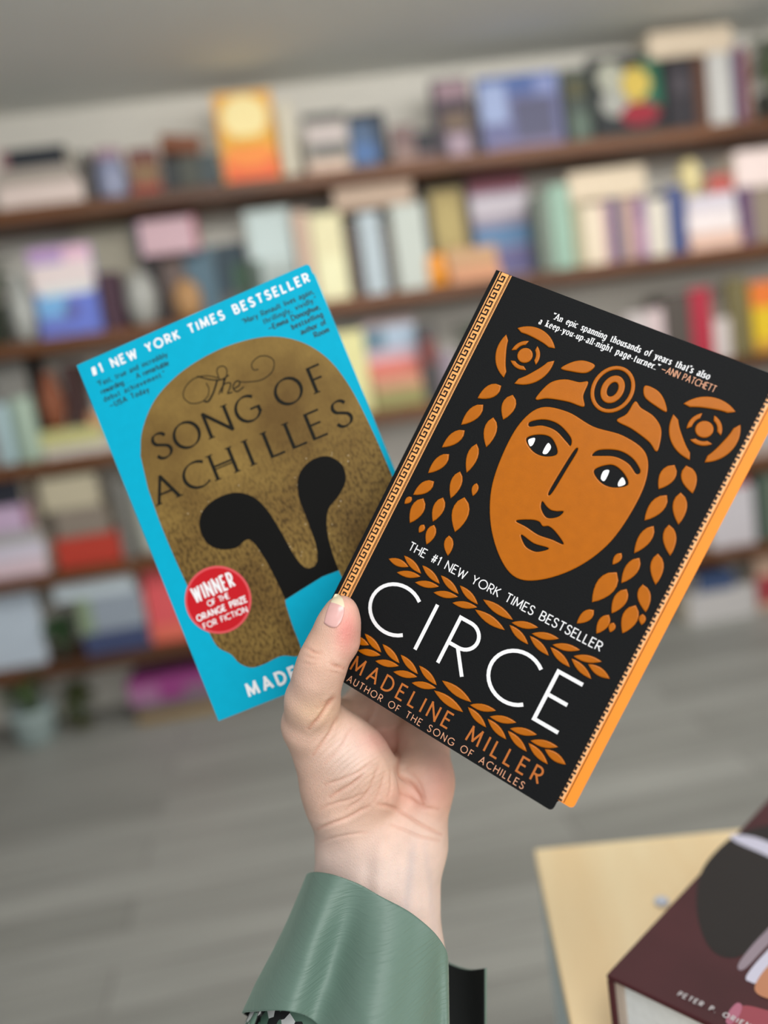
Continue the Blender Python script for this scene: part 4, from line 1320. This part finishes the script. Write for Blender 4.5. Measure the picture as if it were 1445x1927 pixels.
def smooth_verts(V, Q, it=3):
    n = len(V)
    e = np.vstack([Q[:, [0, 1]], Q[:, [1, 2]], Q[:, [2, 3]], Q[:, [3, 0]]])
    e = np.vstack([e, e[:, ::-1]])
    cnt = np.bincount(e[:, 0], minlength=n)[:, None]
    for _ in range(it):
        S = np.stack([np.bincount(e[:, 0], weights=V[e[:, 1], k], minlength=n) for k in range(3)], 1) / cnt
        V = V + .5 * (S - V)
        S = np.stack([np.bincount(e[:, 0], weights=V[e[:, 1], k], minlength=n) for k in range(3)], 1) / cnt
        V = V - .52 * (S - V)
    return V


V = smooth_verts(V, Q, 4)
me0 = bpy.data.meshes.new('tmp')
me0.from_pydata(cam2world(V).tolist(), [], Q.tolist())
me0.update()
tmp = bpy.data.objects.new('tmp', me0); COL.objects.link(tmp)
sm = tmp.modifiers.new('s', 'SUBSURF'); sm.levels = 1; sm.render_levels = 1
bpy.context.view_layer.update()
hm = bpy.data.meshes.new_from_object(tmp.evaluated_get(bpy.context.evaluated_depsgraph_get()))
bpy.data.objects.remove(tmp); bpy.data.meshes.remove(me0)
nv = len(hm.vertices)
W_ = np.zeros(nv * 3); hm.vertices.foreach_get('co', W_); W_ = W_.reshape(-1, 3)
NN = np.zeros(nv * 3); hm.vertices.foreach_get('normal', NN); NN = NN.reshape(-1, 3)
VC = (W_ - CAM) @ M * 1000.0                     # back to camera millimetres
PX = np.c_[VC[:, 0] / VC[:, 2] * F_PX + CX, VC[:, 1] / VC[:, 2] * F_PX + CY]
NC = NN @ M
front = np.clip(-NC[:, 2] * 1.6 + .25, 0, 1) * (VC[:, 2] < 462)


def seg_dist(P, L):
    d = np.full(len(P), 1e9); 
    L = np.asarray(L, float)
    for a, b_ in zip(L[:-1], L[1:]):
        e = b_ - a
        t = np.clip(((P - a) @ e) / (e @ e), 0, 1)
        d = np.minimum(d, np.linalg.norm(P - a - t[:, None] * e, axis=1))
    return d


# skin folds: (depth mm, width px, points on the palm side)
FOLDS = [
    (1.5, 3.6, [(626, 1314), (616, 1328), (600, 1352), (582, 1370)]),
    (.8, 3.2, [(634, 1350), (622, 1376), (606, 1400), (590, 1420)]),
    (.5, 3.0, [(660, 1372), (640, 1408), (612, 1436)]),
    (1.0, 3.6, [(680, 1460), (664, 1474), (648, 1484), (622, 1499)]),
    (.6, 3.0, [(700, 1436), (676, 1452), (640, 1468), (612, 1476)]),
    (.5, 3.0, [(690, 1490), (660, 1504), (630, 1512), (604, 1522)]),
    (.5, 3.0, [(712, 1440), (700, 1474), (684, 1500), (652, 1522)]),
    (.45, 3.0, [(724, 1452), (716, 1484), (704, 1508)]),
    (.45, 3.0, [(736, 1450), (736, 1480), (728, 1508)]),
    (1.5, 4.6, [(736, 1404), (750, 1422), (757, 1448), (770, 1468), (784, 1490), (798, 1513)]),
    (.6, 3.0, [(748, 1440), (756, 1470), (758, 1496)]),
    (.55, 3.0, [(768, 1440), (790, 1476), (800, 1504)]),
    (.9, 3.6, [(760, 1497), (778, 1511), (800, 1520), (824, 1522)]),
    (.9, 3.4, [(598, 1560), (624, 1550), (656, 1538), (694, 1516)]),
    (.9, 3.4, [(711, 1513), (740, 1520), (766, 1534), (792, 1552), (830, 1570)]),
    (.6, 3.0, [(736, 1552), (762, 1562), (788, 1574), (826, 1582)]),
    (.4, 3.0, [(604, 1584), (640, 1574), (690, 1566)]),
    (.8, 2.6, [(575, 1217), (584, 1224), (594, 1228), (603, 1229)]),
    (.4, 2.4, [(570, 1232), (584, 1238), (598, 1240)]),
    (.35, 2.4, [(566, 1246), (580, 1250), (592, 1250)]),
    (1.3, 3.6, [(624, 1249), (634, 1254), (646, 1257)]),
    (.5, 2.6, [(622, 1262), (632, 1266), (644, 1268)]),
    (.7, 3.0, [(604, 1322), (616, 1320), (630, 1312)]),
    (.5, 3.0, [(596, 1332), (610, 1328), (622, 1322)]),
]
disp = np.zeros(nv)
for dep, wd, pts in FOLDS:
    d = seg_dist(PX, catmull(pts, 5))
    L = np.asarray(pts, float)
    # fade at the ends
    de = np.minimum(np.linalg.norm(PX - L[0], axis=1), np.linalg.norm(PX - L[-1], axis=1))
    fade = np.clip(de / 16, 0, 1)
    disp -= .72 * dep * fade * (np.exp(-(d / wd) ** 2) - .22 * np.exp(-((d - wd * 2.3) / (wd * 1.4)) ** 2))
# fine parallel wrinkles over the ball of the thumb, tendons and veins of the wrist
x, y = PX[:, 0], PX[:, 1]
g = lambda cx, cy, sx, sy: np.exp(-((x - cx) / sx) ** 2 - ((y - cy) / sy) ** 2)
arc_r = np.hypot(x - 820, y - 1620)
disp += .13 * np.sin(arc_r * .62 + 1.5 * np.sin(y * .02)) * g(650, 1450, 70, 70)
disp += .05 * np.sin((x * .5 + y * .9) * .8) * g(700, 1420, 60, 40)
disp += .9 * np.exp(-((x - (716 - (y - 1620) * .05)) / 13) ** 2) * np.clip((y - 1540) / 60, 0, 1)
disp -= .5 * np.exp(-((x - 690) / 12) ** 2) * np.clip((y - 1560) / 60, 0, 1)
disp += .4 * np.exp(-((x - (752 + (y - 1600) * .06)) / 9) ** 2) * np.clip((y - 1580) / 60, 0, 1)
disp -= .8 * g(668, 1395, 30, 12) * .5
# the hollow of the palm between the ball of the thumb and the heel
disp -= 3.2 * np.exp(-(seg_dist(PX, [(722, 1375), (752, 1425), (768, 1470), (776, 1510)]) / 20) ** 2)
W2 = W_ + NN * (disp * front * .001)[:, None]
hm.vertices.foreach_set('co', W2.ravel())
hm.polygons.foreach_set('use_smooth', np.ones(len(hm.polygons), dtype=bool))
# pigment: rosier pads, yellower web, bluish veins
base = np.array(lin((224, 186, 166)))
pink = np.array(lin((236, 150, 142))); yel = np.array(lin((230, 194, 150))); pale = np.array(lin((232, 212, 202))); vein = np.array(lin((200, 188, 188))); tan = np.array(lin((216, 170, 144)))


def mixc(c, t, k):
    return c * (1 - k[:, None]) + t * k[:, None]


Cc = np.repeat(base[None], nv, 0)
Cc = mixc(Cc, pale, np.clip((y - 1520) / 120, 0, 1) * .75)
Cc = mixc(Cc, pink, .85 * g(652, 1186, 24, 46))
Cc = mixc(Cc, pink, .42 * g(712, 1392, 46, 24))
Cc = mixc(Cc, pink, .34 * g(830, 1466, 34, 60))
Cc = mixc(Cc, pink, .22 * g(770, 1500, 60, 26))
Cc = mixc(Cc, pale, .55 * g(655, 1420, 46, 52))
Cc = mixc(Cc, yel, .38 * g(592, 1340, 44, 26))
Cc = mixc(Cc, tan, .5 * g(596, 1215, 26, 60))
Cc = mixc(Cc, vein, .45 * (np.exp(-((x - (772 - (y - 1640) * .12)) / 9) ** 2) + .6 * np.exp(-((x - (806 + (y - 1640) * .1)) / 7) ** 2)) * np.clip((y - 1560) / 60, 0, 1))
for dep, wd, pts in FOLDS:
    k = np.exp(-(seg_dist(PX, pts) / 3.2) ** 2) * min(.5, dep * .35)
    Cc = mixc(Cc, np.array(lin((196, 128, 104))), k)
at = hm.color_attributes.new('skin_tone', 'FLOAT_COLOR', 'POINT')
at.data.foreach_set('color', np.c_[Cc, np.ones(nv)].astype(np.float32).ravel())


def skin_mat():
    m = bpy.data.materials.new('skin'); m.use_nodes = True
    nt = m.node_tree; p = nt.nodes['Principled BSDF']
    a = nt.nodes.new('ShaderNodeVertexColor'); a.layer_name = 'skin_tone'
    tc = nt.nodes.new('ShaderNodeTexCoord')
    n1 = nt.nodes.new('ShaderNodeTexNoise'); n1.inputs['Scale'].default_value = 90; n1.inputs['Detail'].default_value = 4
    mr = nt.nodes.new('ShaderNodeMapRange'); mr.inputs['From Min'].default_value = .3; mr.inputs['From Max'].default_value = .7
    mr.inputs['To Min'].default_value = .93; mr.inputs['To Max'].default_value = 1.06
    sc = nt.nodes.new('ShaderNodeVectorMath'); sc.operation = 'SCALE'
    n2 = nt.nodes.new('ShaderNodeTexVoronoi'); n2.inputs['Scale'].default_value = 1300; n2.feature = 'DISTANCE_TO_EDGE'
    mp = nt.nodes.new('ShaderNodeMapping'); mp.inputs['Scale'].default_value = (1, 1, .45)
    bp = nt.nodes.new('ShaderNodeBump'); bp.inputs['Strength'].default_value = .42; bp.inputs['Distance'].default_value = .0006
    nt.links.new(tc.outputs['Object'], n1.inputs['Vector']); nt.links.new(n1.outputs['Fac'], mr.inputs['Value'])
    nt.links.new(a.outputs['Color'], sc.inputs[0]); nt.links.new(mr.outputs['Result'], sc.inputs['Scale'])
    nt.links.new(sc.outputs['Vector'], p.inputs['Base Color'])
    nt.links.new(tc.outputs['Object'], mp.inputs['Vector']); nt.links.new(mp.outputs['Vector'], n2.inputs['Vector'])
    nt.links.new(n2.outputs['Distance'], bp.inputs['Height']); nt.links.new(bp.outputs['Normal'], p.inputs['Normal'])
    p.inputs['Roughness'].default_value = .48
    p.inputs['Specular IOR Level'].default_value = .42
    p.inputs['Subsurface Weight'].default_value = .14
    p.inputs['Subsurface Radius'].default_value = (1.0, .35, .2)
    p.inputs['Subsurface Scale'].default_value = .0028
    return m


person = thing('person', 'left hand and forearm in a green satin sleeve, holding two paperbacks up', 'person', tuple(cam2world(HP(700, 1900, 420))))
bpy.context.view_layer.update()
hm.materials.clear(); hm.materials.append(skin_mat())
hm.name = 'hand'
hand = bpy.data.objects.new('hand', hm); COL.objects.link(hand)
hand.parent = person; hand.matrix_parent_inverse = person.matrix_world.inverted()


def sdf_at(p):
    q = (p - LO) / VOX
    i = np.clip(np.floor(q).astype(int), 0, DIM - 2); f = q - i
    r = 0
    for a in (0, 1):
        for b_ in (0, 1):
            for c in (0, 1):
                w = (f[:, 0] if a else 1 - f[:, 0]) * (f[:, 1] if b_ else 1 - f[:, 1]) * (f[:, 2] if c else 1 - f[:, 2])
                r = r + w * body.F[i[:, 0] + a, i[:, 1] + b_, i[:, 2] + c]
    return r


def on_skin(px, py, start=372.0):
    """first point of the hand met along the line through an image point"""
    px, py = np.asarray(px, float), np.asarray(py, float)
    dr = np.c_[(px - CX) / F_PX, (py - CY) / F_PX, np.ones(len(px))]
    dr /= np.linalg.norm(dr, axis=1)[:, None]
    t = start / dr[:, 2]
    best_t = t.copy(); best = np.full(len(px), 1e9)
    for _ in range(70):
        s_ = sdf_at(dr * t[:, None])
        u = s_ < best
        best = np.where(u, s_, best); best_t = np.where(u, t, best_t)
        t = t + np.clip(s_, -.5, 3) * .7
        t = np.minimum(t, 420 / dr[:, 2])
    return dr * best_t[:, None]


def world_child(o, parent):
    bpy.context.view_layer.update()
    o.parent = parent
    o.matrix_parent_inverse = parent.matrix_world.inverted()
    return o


# thumbnail: a curved plate seated on the back of the thumb tip
left_e = catmull([(609.5, 1172), (612.5, 1158), (617, 1143), (623, 1130), (630, 1118)], 4)
right_e = catmull([(634, 1180), (642, 1170), (647.5, 1154), (648.5, 1140), (645, 1127)], 4)
nu, nw = 13, len(left_e)
gp = []
for i in range(nw):
    for j in range(nu):
        u = j / (nu - 1)
        p = left_e[i] * (1 - u) + right_e[i] * u
        v = i / (nw - 1)
        p = p + np.array([0, -1]) * (4.0 * (v ** 3) - 4.0 * (1 - v) ** 3 * -1) * math.sin(math.pi * u) * (1 if v > .5 else -1)
        gp.append(p)
gp = np.array(gp)
S_ = on_skin(gp[:, 0], gp[:, 1], 374.0)
cdir = S_ / np.linalg.norm(S_, axis=1)[:, None]
topv = S_ - cdir * .55; botv = S_ + cdir * .5
faces = []
for i in range(nw - 1):
    for j in range(nu - 1):
        a = i * nu + j
        faces.append((a, a + 1, a + nu + 1, a + nu))
nn = nw * nu
f2 = [tuple(q + nn for q in f[::-1]) for f in faces]
rim = [i for i in range(nu)] + [i * nu + nu - 1 for i in range(1, nw)] + [(nw - 1) * nu + j for j in range(nu - 2, -1, -1)] + [i * nu for i in range(nw - 2, 0, -1)]
side = [(rim[i], rim[i - 1], rim[i - 1] + nn, rim[i] + nn) for i in range(len(rim))]
nail_m = mat('thumbnail_keratin', (226, 178, 172), .22, spec=.6, noise=.04, nscale=300)
nl = mesh_obj('thumbnail', cam2world(np.vstack([topv, botv])), faces + f2 + side, nail_m, smooth=True)
world_child(nl, hand)
tipm = mat('thumbnail_tip', (236, 222, 190), .25, spec=.5)
k0 = int(nw * .70)
nl.data.materials.append(tipm)
mi = np.zeros(len(nl.data.polygons), dtype=np.int32)
for pi, f in enumerate(faces):
    if f[0] // nu >= k0:
        mi[pi] = 1
nl.data.polygons.foreach_set('material_index', mi)

# ------------------------------------------------------------------ the sleeve
# columns run from the free front edge on the right, round the front and the left side, to the back edge on the right
COLS = [  # s, rim (px, py, depth), low (px, py, depth)
    (0.00, (842, 1824, 402), (846, 2100, 372)),
    (0.05, (839, 1792, 397), (836, 2100, 366)),
    (0.11, (822, 1762, 394), (800, 2100, 358)),
    (0.20, (778, 1722, 394), (730, 2100, 352)),
    (0.30, (722, 1690, 394), (660, 2010, 358)),
    (0.40, (668, 1661, 396), (592, 1922, 372)),
    (0.48, (622, 1645, 403), (536, 1902, 380)),
    (0.54, (588, 1642, 416), (480, 1903, 396)),
    (0.58, (578, 1648, 434), (457, 1906, 418)),
    (0.63, (592, 1668, 456), (480, 1926, 446)),
    (0.72, (650, 1715, 474), (520, 2080, 468)),
    (0.84, (770, 1775, 478), (720, 2100, 476)),
    (0.95, (880, 1824, 462), (880, 2100, 462)),
    (1.00, (914, 1822, 446), (914, 2100, 446)),
]
NS, NT_ = 150, 90
sv = np.linspace(0, 1, NS)
ctl = np.array([[c[0], *c[1], *c[2]] for c in COLS])


def interp_smooth(col):
    xs = ctl[:, 0]; ys = ctl[:, col]
    m = np.gradient(ys, xs)
    out = np.zeros(NS)
    for i, s_ in enumerate(sv):
        j = min(max(np.searchsorted(xs, s_) - 1, 0), len(xs) - 2)
        h_ = xs[j + 1] - xs[j]; t = (s_ - xs[j]) / h_
        out[i] = (2 * t ** 3 - 3 * t ** 2 + 1) * ys[j] + (t ** 3 - 2 * t ** 2 + t) * h_ * m[j] + (-2 * t ** 3 + 3 * t ** 2) * ys[j + 1] + (t ** 3 - t ** 2) * h_ * m[j + 1]
    return out


ch = {k: interp_smooth(k) for k in range(1, 7)}
verts = []
for ti in range(NT_):
    t = ti / (NT_ - 1)
    bow = math.sin(math.pi * min(t * 1.3, 1)) * .5
    for i, s_ in enumerate(sv):
        px = ch[1][i] * (1 - t) + ch[4][i] * t
        py = ch[2][i] * (1 - t) + ch[5][i] * t
        d = ch[3][i] * (1 - t) + ch[6][i] * t
        fall = .25 + .75 * (1 - (1 - min(t * 1.6, 1)) ** 2)
        # soft vertical folds in the satin
        d += fall * (10.0 * math.exp(-((s_ - .385 - .01 * t) / .052) ** 2) - 4.0 * math.exp(-((s_ - .49) / .05) ** 2)
                     - 4.5 * math.exp(-((s_ - .25) / .06) ** 2) + 7.5 * math.exp(-((s_ - .095 + .02 * t) / .045) ** 2))
        d += .5 * math.sin(s_ * 40 + 2 * math.sin(t * 9)) * fall * .4
        px += 10 * bow * math.exp(-((s_ - .56) / .05) ** 2)
        verts.append(HP(px, py, d))
verts = cam2world(np.array(verts))
fcs = [(a * NS + b_, a * NS + b_ + 1, (a + 1) * NS + b_ + 1, (a + 1) * NS + b_) for a in range(NT_ - 1) for b_ in range(NS - 1)]


def satin():
    m = bpy.data.materials.new('green_satin'); m.use_nodes = True
    nt = m.node_tree; p = nt.nodes['Principled BSDF']
    p.inputs['Base Color'].default_value = (*lin((101, 127, 115)), 1)
    p.inputs['Roughness'].default_value = .50
    p.inputs['Specular IOR Level'].default_value = .6
    p.inputs['Sheen Weight'].default_value = .25
    p.inputs['Sheen Roughness'].default_value = .4
    p.inputs['Sheen Tint'].default_value = (*lin((190, 220, 205)), 1)
    tc = nt.nodes.new('ShaderNodeTexCoord')
    mp = nt.nodes.new('ShaderNodeMapping'); mp.inputs['Scale'].default_value = (60, 60, 700); mp.inputs['Rotation'].default_value = (0, .22, 0)
    n = nt.nodes.new('ShaderNodeTexNoise'); n.inputs['Scale'].default_value = 1.0; n.inputs['Detail'].default_value = 3; n.inputs['Distortion'].default_value = .8
    bp = nt.nodes.new('ShaderNodeBump'); bp.inputs['Strength'].default_value = .45; bp.inputs['Distance'].default_value = .0010
    nt.links.new(tc.outputs['Object'], mp.inputs['Vector']); nt.links.new(mp.outputs['Vector'], n.inputs['Vector'])
    nt.links.new(n.outputs['Fac'], bp.inputs['Height']); nt.links.new(bp.outputs['Normal'], p.inputs['Normal'])
    return m


sat = satin()
sl = mesh_obj('sleeve', verts, fcs, [sat, mat('sleeve_inner_shade', (16, 20, 20), .6)], smooth=True)  # near-black inner face paints in the shade inside the sleeve
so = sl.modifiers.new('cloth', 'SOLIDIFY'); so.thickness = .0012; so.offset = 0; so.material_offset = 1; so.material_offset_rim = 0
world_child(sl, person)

# patterned lining showing below the turned-up hem on the left
lcols = [i for i, v in enumerate(sv) if .30 <= v <= .78]
lv = []
for ti in range(30):
    t = .90 + ti / 29 * 1.05
    for i in lcols:
        px = ch[1][i] * (1 - t) + ch[4][i] * t; py = ch[2][i] * (1 - t) + ch[5][i] * t; d = ch[3][i] * (1 - t) + ch[6][i] * t
        cx_ = 650
        k_ = .93
        lv.append(HP(cx_ + (px - cx_) * k_, py, d + (15 if sv[i] < .55 else -9 if sv[i] > .61 else 0)))
nl_ = len(lcols)
lf = [(a * nl_ + b_, a * nl_ + b_ + 1, (a + 1) * nl_ + b_ + 1, (a + 1) * nl_ + b_) for a in range(29) for b_ in range(nl_ - 1)]


def lining_mat():
    m = bpy.data.materials.new('black_and_white_lining'); m.use_nodes = True
    nt = m.node_tree; p = nt.nodes['Principled BSDF']
    tc = nt.nodes.new('ShaderNodeTexCoord'); v = nt.nodes.new('ShaderNodeTexVoronoi'); v.inputs['Scale'].default_value = 170
    r = nt.nodes.new('ShaderNodeValToRGB'); r.color_ramp.interpolation = 'CONSTANT'
    e = r.color_ramp.elements; e[0].color = (*lin((14, 16, 18)), 1); e[1].position = .45; e[1].color = (*lin((226, 230, 228)), 1)
    q = e.new(.72); q.color = (*lin((88, 120, 104)), 1)
    sx = nt.nodes.new('ShaderNodeSeparateColor')
    nt.links.new(tc.outputs['Object'], v.inputs['Vector']); nt.links.new(v.outputs['Color'], sx.inputs['Color'])
    nt.links.new(sx.outputs['Red'], r.inputs['Fac']); nt.links.new(r.outputs['Color'], p.inputs['Base Color'])
    p.inputs['Roughness'].default_value = .55
    return m


ln = mesh_obj('sleeve_lining', cam2world(np.array(lv)), lf, lining_mat(), smooth=True)
so = ln.modifiers.new('cloth', 'SOLIDIFY'); so.thickness = .0008; so.offset = 0
world_child(ln, person)
